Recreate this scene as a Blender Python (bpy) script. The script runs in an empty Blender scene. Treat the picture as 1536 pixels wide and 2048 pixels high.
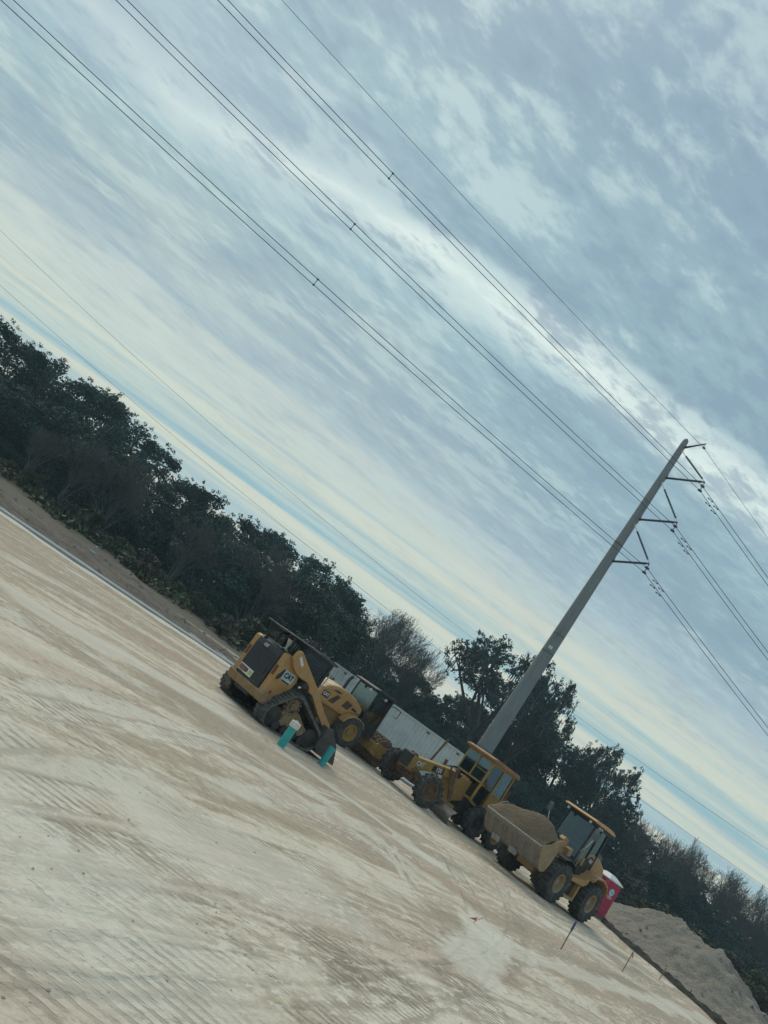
import bpy, bmesh, math, random
import numpy as np
from mathutils import Vector, Matrix
random.seed(7); rnd = random.Random(11)
D = bpy.data
col = bpy.context.scene.collection
sc = bpy.context.scene
R = math.radians
# ------------------------------------------------------------------ camera
F = 1650.; TH = R(36); VH = 327.; EYE = 1.9
P = math.atan(VH / F)
Fw = Vector((0, math.cos(P), math.sin(P))); R0 = Vector((1, 0, 0)); U0 = Vector((0, -math.sin(P), math.cos(P)))
CX = R0 * math.cos(TH) + U0 * math.sin(TH); CY = -R0 * math.sin(TH) + U0 * math.cos(TH)
CAM = Vector((0, 0, EYE))
cam = D.cameras.new('camera'); camo = D.objects.new('camera', cam); col.objects.link(camo)
m = Matrix.Identity(4)
for i in range(3):
    m[i][0] = CX[i]; m[i][1] = CY[i]; m[i][2] = -Fw[i]; m[i][3] = CAM[i]
camo.matrix_world = m
cam.sensor_fit = 'VERTICAL'; cam.sensor_height = 36.0; cam.lens = F / 2048 * 36
cam.clip_start = 0.1; cam.clip_end = 3000
sc.camera = camo
def ray(px, py): return Fw * F + CX * (px - 768) - CY * (py - 1024)
def at(px, py, Y): r = ray(px, py); return CAM + r * (Y / r.y)
def gp(px, py, z=0): r = ray(px, py); return CAM + r * ((z - EYE) / r.z)
def lin(c): return tuple(((x / 255) / 12.92 if x / 255 <= .04045 else ((x / 255 + .055) / 1.055) ** 2.4) for x in c) + (1,)

# ------------------------------------------------------------------ world / sun
SUN_EL, SUN_AZ = R(42), R(-25)          # azimuth measured from +Y towards +X
W = D.worlds.new('World'); sc.world = W; W.use_nodes = True
nt = W.node_tree; nt.nodes.clear()
class N:
    """tiny node helper"""
    def __init__(s, nt): s.nt = nt
    def new(s, t, **kw):
        n = s.nt.nodes.new(t)
        for k, v in kw.items(): setattr(n, k, v)
        return n
    def put(s, sock, v):
        if v is None: return
        if isinstance(v, bpy.types.NodeSocket): s.nt.links.new(v, sock)
        else: sock.default_value = v
    def m(s, op, a, b=None, c=None, clamp=False):
        n = s.new('ShaderNodeMath', operation=op); n.use_clamp = clamp
        s.put(n.inputs[0], a); s.put(n.inputs[1], b)
        if c is not None: s.put(n.inputs[2], c)
        return n.outputs[0]
    def sep(s, v): n = s.new('ShaderNodeSeparateXYZ'); s.put(n.inputs[0], v); return n.outputs
    def comb(s, x=0., y=0., z=0.):
        n = s.new('ShaderNodeCombineXYZ'); s.put(n.inputs[0], x); s.put(n.inputs[1], y); s.put(n.inputs[2], z); return n.outputs[0]
    def noise(s, v, scale, detail=4., rough=.55, dist=0., out=0):
        n = s.new('ShaderNodeTexNoise'); s.put(n.inputs['Vector'], v); n.inputs['Scale'].default_value = scale
        n.inputs['Detail'].default_value = detail; n.inputs['Roughness'].default_value = rough; n.inputs['Distortion'].default_value = dist
        return n.outputs[out]
    def vor(s, v, scale, out='Distance'):
        n = s.new('ShaderNodeTexVoronoi'); s.put(n.inputs['Vector'], v); n.inputs['Scale'].default_value = scale; return n.outputs[out]
    def rng(s, v, a, b, c=0., d=1., smooth=False):
        n = s.new('ShaderNodeMapRange'); n.clamp = True
        if smooth: n.interpolation_type = 'SMOOTHSTEP'
        s.put(n.inputs[0], v)
        for i, q in enumerate((a, b, c, d)): n.inputs[i + 1].default_value = q
        return n.outputs[0]
    def mix(s, f, a, b, mode='MIX'):
        n = s.new('ShaderNodeMix', data_type='RGBA', blend_type=mode)
        s.put(n.inputs[0], f); s.put(n.inputs[6], a); s.put(n.inputs[7], b); return n.outputs[2]
    def ramp(s, f, stops):
        n = s.new('ShaderNodeValToRGB'); e = n.color_ramp.elements
        while len(e) > 1: e.remove(e[-1])
        e[0].position = stops[0][0]; e[0].color = stops[0][1]
        for p_, c_ in stops[1:]:
            q = e.new(p_); q.color = c_
        s.put(n.inputs[0], f); return n.outputs[0]
g = N(nt)
tc = g.new('ShaderNodeTexCoord'); dx, dy, dz = g.sep(tc.outputs['Generated'])
zz = g.m('MAXIMUM', dz, .03)
px_ = g.m('DIVIDE', dx, zz); py_ = g.m('DIVIDE', g.m('ABSOLUTE', dy), zz)
pl = g.comb(px_, py_, 0.)
el = g.m('ARCTAN2', zz, g.m('ABSOLUTE', dy))             # elevation of the streak line, radians
def stre(sx, sy, off=0., tilt=0.):                       # streaky coordinates on the cloud plane
    return g.comb(g.m('MULTIPLY', g.m('ADD', px_, g.m('MULTIPLY', py_, tilt)), sx), g.m('ADD', g.m('MULTIPLY', g.m('ADD', py_, g.m('MULTIPLY', px_, -tilt)), sy), off), off)
nbig = g.noise(stre(.28, .85, 3.1, -.1), 1., 4., .55, .6)
nmid = g.noise(stre(1.3, 2.3, 7.7, .25), 1.0, 6., .62, .5)
nfine = g.noise(stre(4.6, 6.6, 1.7, .45), 1.0, 5., .62, .25)
nlow = g.noise(g.comb(g.m('MULTIPLY', px_, .10), g.m('MULTIPLY', py_, .9), 4.), 1., 4., .5, .4)
w1 = g.m('MULTIPLY', g.m('SUBTRACT', nbig, .5), .34)
w2 = g.m('MULTIPLY', g.m('SUBTRACT', nmid, .5), .10)
wl = g.m('MULTIPLY', g.m('SUBTRACT', nlow, .5), .07)
hi = g.rng(el, .12, .55)                                  # warp grows with elevation
e2 = g.m('ADD', el, g.m('ADD', g.m('MULTIPLY', g.m('ADD', w1, w2), hi), wl))
def dg(a): return math.radians(a) / math.radians(60)
stops = [(0, (214, 216, 200)), (2.6, (196, 206, 205)), (3.8, (212, 214, 198)), (5.2, (160, 192, 202)), (6.4, (208, 216, 200)), (7.6, (142, 186, 198)), (9.4, (210, 219, 203)),
         (11.5, (196, 210, 203)), (14.5, (174, 195, 202)), (18, (148, 176, 188)), (21, (156, 187, 196)), (24.5, (164, 195, 203)), (26.2, (188, 213, 216)), (28.0, (232, 247, 240)), (29.8, (198, 219, 221)),
         (31.5, (150, 180, 192)), (36, (158, 189, 198)), (42.5, (146, 174, 189)), (49, (152, 178, 193)), (60, (155, 180, 196))]
ccol = g.ramp(g.m('DIVIDE', e2, R(60)), [(dg(a), lin(c)) for a, c in stops])
# mottled altocumulus
nff = g.noise(stre(13., 19., 5.1, .5), 1., 4., .6, .2)
mot = g.m('ADD', g.m('MULTIPLY', nmid, .42), g.m('ADD', g.m('MULTIPLY', nfine, .38), g.m('MULTIPLY', nff, .20)))
ccol = g.mix(g.m('MULTIPLY', g.rng(mot, .49, .585, 0, 1, True), g.rng(el, .1, .5, .10, .62)), ccol, lin((204, 227, 226)))
ccol = g.mix(g.m('MULTIPLY', g.rng(mot, .50, .41, 0, 1, True), g.rng(el, .1, .5, .10, .66)), ccol, lin((136, 162, 181)))
lst = g.noise(g.comb(g.m('MULTIPLY', g.m('ADD', px_, g.m('MULTIPLY', py_, .2)), .16), g.m('MULTIPLY', g.m('ADD', py_, g.m('MULTIPLY', px_, -.06)), 1.15), 8.), 1., 3.5, .5, .6)
lowm = g.rng(el, .30, .16)
ccol = g.mix(g.m('MULTIPLY', g.m('MULTIPLY', g.rng(lst, .50, .64, 0, 1, True), lowm), .6), ccol, lin((216, 219, 202)))
ccol = g.mix(g.m('MULTIPLY', g.m('MULTIPLY', g.rng(lst, .48, .36, 0, 1, True), lowm), .5), ccol, lin((152, 184, 198)))
lo = g.rng(nlow, .5, .7, 0, 1, True)
azr = g.m('DIVIDE', dx, g.m('MAXIMUM', g.m('ABSOLUTE', dy), .05))
glow = g.m('MULTIPLY', g.m('MULTIPLY', g.rng(el, .52, .22), g.rng(el, .13, .20)), g.rng(azr, .25, -.45))
ccol = g.mix(g.m('MULTIPLY', glow, g.rng(nmid, .40, .62, .12, .58)), ccol, lin((216, 226, 212)))
ur = g.m('MULTIPLY', g.rng(el, .50, .68), g.rng(azr, -.3, .45))
ccol = g.mix(g.m('MULTIPLY', ur, g.rng(nbig, .62, .42, .15, .75)), ccol, lin((146, 164, 192)))
lb = g.m('MULTIPLY', g.rng(azr, -.15, -.6), g.m('MULTIPLY', g.rng(el, .40, .46), g.rng(el, .60, .54)))
ccol = g.mix(g.m('MULTIPLY', lb, .6), ccol, lin((172, 194, 205)))
sky = g.new('ShaderNodeTexSky', sky_type='NISHITA'); sky.sun_disc = False; sky.sun_elevation = SUN_EL; sky.sun_rotation = SUN_AZ
skyc = g.new('ShaderNodeVectorMath', operation='SCALE'); g.put(skyc.inputs[0], sky.outputs[0]); skyc.inputs['Scale'].default_value = .10
final = g.mix(.06, ccol, skyc.outputs[0])
bg = g.new('ShaderNodeBackground'); g.put(bg.inputs[0], final); bg.inputs[1].default_value = 1.0
wo = g.new('ShaderNodeOutputWorld'); nt.links.new(bg.outputs[0], wo.inputs[0])
sl = D.lights.new('sun', 'SUN'); sl.energy = 1.9; sl.angle = R(45); sl.color = (1, .90, .74)
so = D.objects.new('sun', sl); col.objects.link(so)
sd = Vector((math.sin(SUN_AZ) * math.cos(SUN_EL), math.cos(SUN_AZ) * math.cos(SUN_EL), math.sin(SUN_EL)))
so.rotation_euler = sd.to_track_quat('Z', 'Y').to_euler(); so.location = (0, 0, 60)
sc.view_settings.view_transform = 'Standard'; sc.view_settings.look = 'None'
sc.view_settings.exposure = 0.0; sc.view_settings.gamma = 1.0

# ------------------------------------------------------------------ materials
MATS = {}
def mat(name, c, rough=.6, metal=0., var=.25, dirt=None, dscale=3., damt=.5, spec=.4, bump=.0, nscale=6., low=None):
    """painted / plain surface: slight colour variation, patches of dust, optional bump. low: dust that clings below this local height"""
    if name in MATS: return MATS[name]
    M = D.materials.new(name); M.use_nodes = True; n = M.node_tree; b = n.nodes['Principled BSDF']; h = N(n)
    t = h.new('ShaderNodeTexCoord').outputs['Object']
    a = h.noise(t, nscale, 5., .6)
    cc = h.mix(h.rng(a, .3, .7), tuple(x * (1 - var) for x in c) + (1,), tuple(min(1, x * (1 + var)) for x in c) + (1,))
    if dirt:
        d = h.noise(t, dscale, 6., .7, .4)
        f = h.m('MULTIPLY', h.rng(d, .42, .68), damt)
        if low is not None:
            _, _, z = h.sep(t); f = h.m('MAXIMUM', f, h.m('MULTIPLY', h.rng(z, low, low * .3), h.rng(d, .25, .6, .3, .9)))
        cc = h.mix(f, cc, tuple(dirt) + (1,))
        r = h.m('ADD', h.m('MULTIPLY', f, .3), rough, clamp=True); h.put(b.inputs['Roughness'], r)
    else: b.inputs['Roughness'].default_value = rough
    h.put(b.inputs['Base Color'], cc); b.inputs['Metallic'].default_value = metal
    b.inputs['Specular IOR Level'].default_value = spec
    if bump:
        bb = h.new('ShaderNodeBump'); bb.inputs['Distance'].default_value = bump; h.put(bb.inputs['Height'], h.noise(t, nscale * 3, 5., .6)); h.put(b.inputs['Normal'], bb.outputs[0])
    MATS[name] = M; return M
DUST = (.30, .25, .18)
yel = mat('machine_yellow', (.42, .225, .062), .45, 0, .14, DUST, 3.5, .55, low=1.0)
yel2 = mat('faded_yellow', (.36, .22, .05), .6, 0, .2, (.20, .13, .08), 3.5, .6)
rust = mat('rusty_steel', (.13, .07, .045), .85, 0, .4, (.22, .15, .09), 5., .5, bump=.01)
brown = mat('dusty_brown', (.15, .10, .06), .9, 0, .3, DUST, 4., .5, bump=.01)
blk = mat('black_paint', (.018, .022, .026), .5, 0, .3, (.07, .065, .055), 3., .3)
dark = mat('dark_frame', (.03, .03, .03), .7, 0, .4, (.09, .075, .055), 5., .4)
rub = mat('tyre_rubber', (.035, .037, .038), .85, 0, .3, (.17, .15, .12), 6., .55, bump=.006)
trk = mat('track_rubber', (.085, .088, .085), .85, 0, .3, (.20, .18, .145), 6., .7, bump=.006)
steel = mat('worn_steel', (.13, .13, .125), .55, .3, .3, (.24, .20, .155), 4., .6)
dirtm = mat('bucket_plate', (.20, .185, .16), .7, .1, .25, (.27, .225, .17), 3., .8)
chrome = mat('chrome', (.7, .72, .72), .2, 1., .05)
wht = mat('white_label', (.62, .64, .62), .5, 0, .05)
pale = mat('pale_plastic', (.55, .57, .55), .5, 0, .1)
redm = mat('red_label', (.35, .05, .05), .5, 0, .1)
grnm = mat('green_label', (.42, .50, .16), .5, 0, .1)
orr = mat('orange_roof', (.62, .34, .14), .55, 0, .15, (.4, .3, .2), 3., .4)
teal = mat('teal_plastic', (.015, .33, .33), .4, 0, .08, (.25, .33, .30), 7., .25)
capm = mat('white_cap', (.62, .62, .58), .6, 0, .1, (.4, .36, .3), 8., .4)
conc = mat('pole_concrete', (.20, .22, .225), .85, 0, .14, (.22, .24, .24), .5, .7, nscale=.6)
contm = mat('container_paint', (.60, .63, .615), .6, 0, .06, (.30, .32, .31), 1.2, .35)
insm = mat('insulator_grey', (.035, .04, .05), .5, 0, .1)
cabm = mat('cable_metal', (.04, .05, .06), .6, .2, .1)
pink = mat('magenta_plastic', (.42, .03, .075), .45, 0, .1, (.3, .12, .13), 5., .2)
roofw = mat('white_plastic', (.68, .69, .65), .55, 0, .05)
kerbm = mat('kerb_concrete', (.31, .335, .345), .8, 0, .12, (.33, .31, .26), 1.5, .5)
fabr = mat('silt_fabric', (.045, .047, .045), .9, 0, .3, (.12, .10, .08), 2., .5)
wood = mat('stake_wood', (.22, .17, .12), .85, 0, .2)
bluef = mat('blue_paint', (.05, .06, .15), .7, 0, .1)
redf = mat('pink_ribbon', (.42, .16, .15), .7, 0, .1)
seatm = mat('seat_cloth', (.04, .05, .055), .9, 0, .2)
skin = None
def glass(name, c, gl=.12):
    M = D.materials.new(name); M.use_nodes = True; n = M.node_tree; n.nodes.clear(); h = N(n)
    t = h.new('ShaderNodeBsdfTransparent'); t.inputs[0].default_value = tuple(c) + (1,)
    q = h.new('ShaderNodeBsdfGlossy'); q.inputs['Roughness'].default_value = .06; q.inputs[0].default_value = (.75, .85, .85, 1)
    lw = h.new('ShaderNodeLayerWeight'); lw.inputs[0].default_value = .35
    f = h.m('ADD', h.m('MULTIPLY', lw.outputs['Fresnel'], .6), gl, clamp=True)
    x = h.new('ShaderNodeMixShader'); h.put(x.inputs[0], f); n.links.new(t.outputs[0], x.inputs[1]); n.links.new(q.outputs[0], x.inputs[2])
    o = h.new('ShaderNodeOutputMaterial'); n.links.new(x.outputs[0], o.inputs[0]); return M
glz = glass('tinted_glass', (.42, .55, .54)); glzd = glass('dark_glass', (.16, .22, .24), .10)

def leafmat(name, c1, c2, sc_=2.0):
    M = D.materials.new(name); M.use_nodes = True; n = M.node_tree; b = n.nodes['Principled BSDF']; h = N(n)
    t = h.new('ShaderNodeTexCoord').outputs['Object']; oi = h.new('ShaderNodeObjectInfo')
    a = h.noise(t, sc_, 3., .6)
    geo = h.new('ShaderNodeNewGeometry')
    f = h.m('ADD', h.m('MULTIPLY', h.rng(a, .35, .65), .6), h.m('MULTIPLY', geo.outputs['Random Per Island'], .4))
    cc = h.mix(f, tuple(c1) + (1,), tuple(c2) + (1,))
    hs = h.new('ShaderNodeHueSaturation'); h.put(hs.inputs['Color'], cc)
    h.put(hs.inputs['Value'], h.rng(oi.outputs['Random'], 0, 1, .75, 1.3)); h.put(hs.inputs['Hue'], h.rng(oi.outputs['Random'], 0, 1, .485, .515))
    h.put(b.inputs['Base Color'], hs.outputs[0]); b.inputs['Roughness'].default_value = .7; b.inputs['Specular IOR Level'].default_value = .25
    return M
lf_oak = leafmat('oak_leaves', (.020, .052, .046), (.048, .088, .066))
lf_moss = leafmat('moss_oak_leaves', (.026, .048, .048), (.056, .082, .070))
lf_brush = leafmat('brush_leaves', (.040, .060, .032), (.085, .090, .042))
lf_brown = leafmat('brown_leaves', (.045, .042, .034), (.075, .068, .052))
mossm = leafmat('moss_strands', (.045, .052, .05), (.07, .075, .068))
barkm = mat('bark', (.06, .058, .052), .95, 0, .3)
twigm = mat('pale_twigs', (.11, .112, .105), .95, 0, .3)

# ------------------------------------------------------------------ mesh helper
class MB:
    def __init__(s): s.v = []; s.f = []
    def add(s, vs, fs):
        o = len(s.v); s.v += [tuple(x) for x in vs]; s.f += [tuple(i + o for i in f) for f in fs]; return s
    def box(s, c, d, M=None):
        x, y, z = (q / 2 for q in d)
        vs = [Vector((a * x, b * y, e * z)) for e in (-1, 1) for b in (-1, 1) for a in (-1, 1)]
        if M is not None: vs = [M @ v for v in vs]
        vs = [v + Vector(c) for v in vs]
        return s.add(vs, [(0, 2, 3, 1), (4, 5, 7, 6), (0, 1, 5, 4), (2, 6, 7, 3), (0, 4, 6, 2), (1, 3, 7, 5)])
    def b2(s, lo, hi): return s.box([(a + b) / 2 for a, b in zip(lo, hi)], [abs(b - a) for a, b in zip(lo, hi)])
    def prism(s, poly, y0, y1, poly2=None):
        n = len(poly); p2 = poly2 or poly
        vs = [(p[0], y0, p[1]) for p in poly] + [(p[0], y1, p[1]) for p in p2]
        fs = [tuple(range(n)), tuple(range(2 * n - 1, n - 1, -1))] + [((i + 1) % n, i, i + n, (i + 1) % n + n) for i in range(n)]
        return s.add(vs, fs)
    def bar(s, a, b, w, h=None, up=(0, 0, 1)):
        a, b = Vector(a), Vector(b); h = h or w; d = (b - a).normalized(); u = Vector(up)
        if abs(d.dot(u)) > .95: u = Vector((1, 0, 0))
        r = d.cross(u).normalized(); u = r.cross(d)
        vs = [p + r * (i * w / 2) + u * (j * h / 2) for p in (a, b) for i, j in ((-1, -1), (1, -1), (1, 1), (-1, 1))]
        return s.add(vs, [(3, 2, 1, 0), (4, 5, 6, 7), (0, 1, 5, 4), (1, 2, 6, 5), (2, 3, 7, 6), (3, 0, 4, 7)])
    def tube(s, pts, r, n=8, cap=True):
        pts = [Vector(p) for p in pts]; k = len(pts)
        rs = r if isinstance(r, (list, tuple)) else [r] * k
        vs = []; prev = None
        for i, p in enumerate(pts):
            d = (pts[min(i + 1, k - 1)] - pts[max(i - 1, 0)]).normalized()
            if prev is None:
                u = Vector((0, 0, 1)) if abs(d.z) < .9 else Vector((1, 0, 0))
            else: u = prev
            a = d.cross(u); a = a.normalized() if a.length > 1e-6 else d.orthogonal().normalized()
            u = a.cross(d); prev = u
            for j in range(n):
                t = 2 * math.pi * j / n; vs.append(p + (a * math.cos(t) + u * math.sin(t)) * rs[i])
        fs = [(i * n + j, i * n + (j + 1) % n, (i + 1) * n + (j + 1) % n, (i + 1) * n + j) for i in range(k - 1) for j in range(n)]
        if cap: fs += [tuple(range(n - 1, -1, -1)), tuple((k - 1) * n + j for j in range(n))]
        return s.add(vs, fs)
    def cyl(s, a, b, r, r2=None, n=16): return s.tube([a, b], [r, r if r2 is None else r2], n)
    def lathe(s, prof, c, n=32, ax='y'):
        """prof: (radius, along); closed ring when last == first"""
        vs = []; k = len(prof)
        for r, a in prof:
            for j in range(n):
                t = 2 * math.pi * j / n
                q = (r * math.cos(t), a, r * math.sin(t)) if ax == 'y' else (r * math.cos(t), r * math.sin(t), a)
                vs.append(Vector(q) + Vector(c))
        fs = [(i * n + j, i * n + (j + 1) % n, (i + 1) * n + (j + 1) % n, (i + 1) * n + j) for i in range(k - 1) for j in range(n)]
        return s.add(vs, fs)
    def build(s, name, mt, parent=None, smooth=False, bevel=0., auto=False):
        me = D.meshes.new(name); me.from_pydata(s.v, [], s.f); me.validate()
        bm = bmesh.new(); bm.from_mesh(me); bmesh.ops.recalc_face_normals(bm, faces=bm.faces); bm.to_mesh(me); bm.free()
        me.materials.append(mt); o = D.objects.new(name, me); col.objects.link(o)
        if parent: o.parent = parent
        if smooth:
            for p in me.polygons: p.use_smooth = True
            try: me.set_sharp_from_angle(angle=R(35))
            except Exception: pass
        if bevel:
            b = o.modifiers.new('bevel', 'BEVEL'); b.width = bevel; b.segments = 2; b.limit_method = 'ANGLE'; b.angle_limit = R(40)
        return o
def tag(o, label=None, cat=None, group=None, kind=None):
    for k, v in (('label', label), ('category', cat), ('group', group), ('kind', kind)):
        if v: o[k] = v
    return o
def empty(name, loc, rz=0, s=1., label=None, cat=None, group=None):
    o = D.objects.new(name, None); o.location = loc; o.rotation_euler = (0, 0, rz); o.scale = (s, s, s); o.empty_display_size = .2
    col.objects.link(o); return tag(o, label, cat, group)
def text(s, size, mt, parent, name, org, xd, yd, ext=.004, squash=1., bold=.012):
    cu = D.curves.new(name, 'FONT'); cu.body = s; cu.size = size; cu.extrude = ext; cu.align_x = 'CENTER'; cu.align_y = 'CENTER'; cu.offset = bold * size; cu.resolution_u = 2
    t = D.objects.new(name, cu); col.objects.link(t)
    me = D.meshes.new_from_object(t.evaluated_get(bpy.context.evaluated_depsgraph_get())); D.objects.remove(t)
    me.materials.clear(); me.materials.append(mt)
    xd = Vector(xd).normalized(); yd = Vector(yd).normalized(); zd = xd.cross(yd)
    M = Matrix.Identity(4)
    for i in range(3): M[i][0] = xd[i] * squash; M[i][1] = yd[i]; M[i][2] = zd[i]; M[i][3] = org[i]
    me.transform(M); o = D.objects.new(name, me); col.objects.link(o)
    if parent: o.parent = parent
    return o
def plate(mb, org, xd, yd, w, h, th):
    """thin rectangular plate centred at org"""
    xd = Vector(xd).normalized(); yd = Vector(yd).normalized(); zd = xd.cross(yd)
    M = Matrix((xd, yd, zd)).transposed()
    return mb.box(org, (w, h, th), M)

# ------------------------------------------------------------------ ground
def gnoise(x, y, s, seed=0):
    return (math.sin(x * s * 1.3 + seed) * math.cos(y * s * 1.7 + seed * 2.1) + math.sin(x * s * 2.9 + y * s * 2.3 + seed * 3.) * .5 + math.cos(x * s * 5.3 - y * s * 4.1 + seed) * .25) / 1.75
ka, kb = Vector((-9.97, 27.26, 0)), Vector((-1.13, 33.03, 0)); kd = (kb - ka).normalized(); kn = Vector((-kd.y, kd.x, 0))
G = D.materials.new('graded_sand'); G.use_nodes = True; n = G.node_tree; b = n.nodes['Principled BSDF']; h = N(n)
pos = h.new('ShaderNodeNewGeometry').outputs['Position']; X, Y, Z = h.sep(pos)
an = R(47); ca, sa = math.cos(an), math.sin(an)
S0 = h.m('ADD', h.m('MULTIPLY', X, ca), h.m('MULTIPLY', Y, sa))
T0 = h.m('ADD', h.m('MULTIPLY', X, -sa), h.m('MULTIPLY', Y, ca))
wn = h.noise(pos, .09, 2., .5)
wm = h.noise(pos, .5, 2., .5)
T = h.m('ADD', T0, h.m('ADD', h.m('MULTIPLY', h.m('SUBTRACT', wn, .5), 3.2), h.m('MULTIPLY', h.m('SUBTRACT', wm, .5), .2)))
def st(sa_, ta_, off): return h.comb(h.m('MULTIPLY', S0, sa_), h.m('MULTIPLY', T, ta_), off)
n_big = h.noise(st(.06, .36, 1.), 1., 5., .6, .1)         # wide pale / tan bands
n_mid = h.noise(st(.13, 2.0, 5.), 1., 6., .65, .1)        # wheel-width streaks
n_fin = h.noise(st(1.3, 9., 9.), 1., 5., .7, .3)          # scratches
n_grit = h.noise(pos, 26., 5., .7)
n_patch = h.noise(pos, .35, 5., .6, .5)
n_red = h.noise(st(.10, .5, 21.), 1., 4., .6)
v = h.m('ADD', h.m('ADD', h.m('MULTIPLY', n_big, .46), h.m('MULTIPLY', n_mid, .34)), h.m('ADD', h.m('MULTIPLY', n_fin, .10), h.m('MULTIPLY', n_patch, .22)))
near = h.rng(Y, 18., 7., -.034, .045)                      # compacted pale sand near the camera
rag = h.noise(pos, 4.5, 6., .72)
rag2 = h.noise(st(.7, 2.6, 71.), 1., 5., .65, .2)
v = h.m('ADD', v, h.m('ADD', h.m('MULTIPLY', h.m('SUBTRACT', rag, .5), .13), h.m('MULTIPLY', h.m('SUBTRACT', rag2, .5), .10)))
v = h.m('ADD', v, near)
c_pale = (.67, .60, .47, 1); c_tan = (.46, .38, .275, 1); c_mid = (.53, .455, .335, 1); c_red = (.49, .36, .275, 1); c_dk = (.39, .33, .245, 1)
cg = h.ramp(v, [(.0, c_dk), (.50, c_dk), (.542, c_tan), (.562, c_mid), (.578, c_pale), (.70, (.73, .665, .53, 1))])
cg = h.mix(h.m('MULTIPLY', h.rng(n_red, .50, .64), .6), cg, c_red)
# strips that run along the kerb
kd_dist = h.m('ADD', h.m('MULTIPLY', h.m('SUBTRACT', X, ka.x), -kn.x), h.m('MULTIPLY', h.m('SUBTRACT', Y, ka.y), -kn.y))   # metres in front of the kerb
kdw = h.m('ADD', kd_dist, h.m('MULTIPLY', h.m('SUBTRACT', h.noise(pos, 1.2, 4., .6), .5), .5))
inl = h.rng(X, 4., 0.)
s1 = h.m('MULTIPLY', h.m('MULTIPLY', h.rng(kdw, 1.15, 1.0), h.rng(kdw, -.3, -.1)), inl)
s2 = h.m('MULTIPLY', h.m('MULTIPLY', h.rng(kdw, 2.9, 2.5), h.rng(kdw, 1.05, 1.2)), inl)
cg = h.mix(h.m('MULTIPLY', s2, .85), cg, (.33, .27, .195, 1)); cg = h.mix(h.m('MULTIPLY', s1, .9), cg, (.66, .63, .51, 1))
# crawler and tyre tracks: rings of large radius through three ground points
def circ(a, b_, c_):
    ax, ay, bx, by, cx, cy = a.x, a.y, b_.x, b_.y, c_.x, c_.y
    d = 2 * (ax * (by - cy) + bx * (cy - ay) + cx * (ay - by))
    if abs(d) < 1e-3: d = 1e-3
    ux = ((ax * ax + ay * ay) * (by - cy) + (bx * bx + by * by) * (cy - ay) + (cx * cx + cy * cy) * (ay - by)) / d
    uy = ((ax * ax + ay * ay) * (cx - bx) + (bx * bx + by * by) * (ax - cx) + (cx * cx + cy * cy) * (bx - ax)) / d
    return ux, uy, math.hypot(ax - ux, ay - uy)
wob = h.m('MULTIPLY', h.m('SUBTRACT', h.noise(pos, 1.1, 3., .5), .5), .16)
brk = h.noise(pos, 3.2, 4., .65)
brk2 = h.noise(pos, .55, 3., .55)
rag9 = h.noise(h.comb(h.m('MULTIPLY', X, 7.), h.m('MULTIPLY', Y, 14.), 2.), 1., 5., .7)
lbr = h.noise(h.comb(h.m('MULTIPLY', X, 4.), h.m('MULTIPLY', Y, 7.), 1.), 1., 4., .65)
lug_h = None; rim_h = None; lug_c = None
def fmax(a, b_): return b_ if a is None else h.m('MAXIMUM', a, b_)
TR = [  # three pixels, half width, lug pitch, slant, strength
    ((0, 1885), (300, 1925), (768, 1960), .24, .105, .35, 1.),
    ((0, 1985), (400, 2010), (768, 1995), .24, .105, -.35, 1.),
    ((-60, 1790), (500, 1850), (1000, 2005), .26, .11, .5, .8),
    ((0, 1640), (400, 1745), (1000, 1900), .22, .12, -.4, .8),
    ((0, 1560), (350, 1640), (800, 1790), .22, .12, .4, .7),
    ((480, 1860), (820, 1965), (1150, 2070), .26, .10, .15, .9),
    ((250, 1700), (640, 1800), (1000, 1940), .28, .09, .3, .8),
    ((0, 1395), (250, 1442), (470, 1505), .22, .16, .5, .7),
    ((0, 1450), (300, 1520), (640, 1690), .3, .16, -.5, .6)]
pale_t = None
for a_, b_, c_, hw, pit, sl_, stg in TR:
    ux, uy, r_ = circ(gp(*a_), gp(*b_), gp(*c_))
    ddx = h.m('SUBTRACT', X, ux); ddy = h.m('SUBTRACT', Y, uy)
    rad = h.m('SQRT', h.m('ADD', h.m('MULTIPLY', ddx, ddx), h.m('MULTIPLY', ddy, ddy)))
    off = h.m('ADD', h.m('SUBTRACT', rad, r_), wob); ab = h.m('ABSOLUTE', off)
    ang = h.m('MULTIPLY', h.m('ARCTAN2', ddy, ddx), r_)
    dl = R(-6 + 16 * sl_)
    ph = h.m('MULTIPLY', h.m('ADD', h.m('MULTIPLY', X, -math.sin(dl)), h.m('MULTIPLY', Y, math.cos(dl))), 2 * math.pi / (pit * 1.05))
    barw = h.m('ADD', h.m('SINE', h.m('ADD', ph, h.m('MULTIPLY', brk, 3.2))), h.m('MULTIPLY', h.m('SUBTRACT', rag9, .5), 2.6))
    inside = h.rng(ab, hw * 1.05, hw * .9)
    bar_ = h.m('MULTIPLY', h.m('MULTIPLY', h.rng(barw, .0, .5, 0, 1, True), inside), h.m('MULTIPLY', h.rng(lbr, .40, .50), stg))
    bar_ = h.m('MULTIPLY', bar_, h.rng(brk2, .42, .56))
    edge = h.m('MULTIPLY', h.m('MULTIPLY', h.rng(ab, hw * .80, hw * .95), h.rng(ab, hw * 1.35, hw * 1.10)), h.m('MULTIPLY', h.rng(brk2, .32, .5), stg))
    lug_h = fmax(lug_h, bar_); rim_h = fmax(rim_h, edge)
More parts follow.
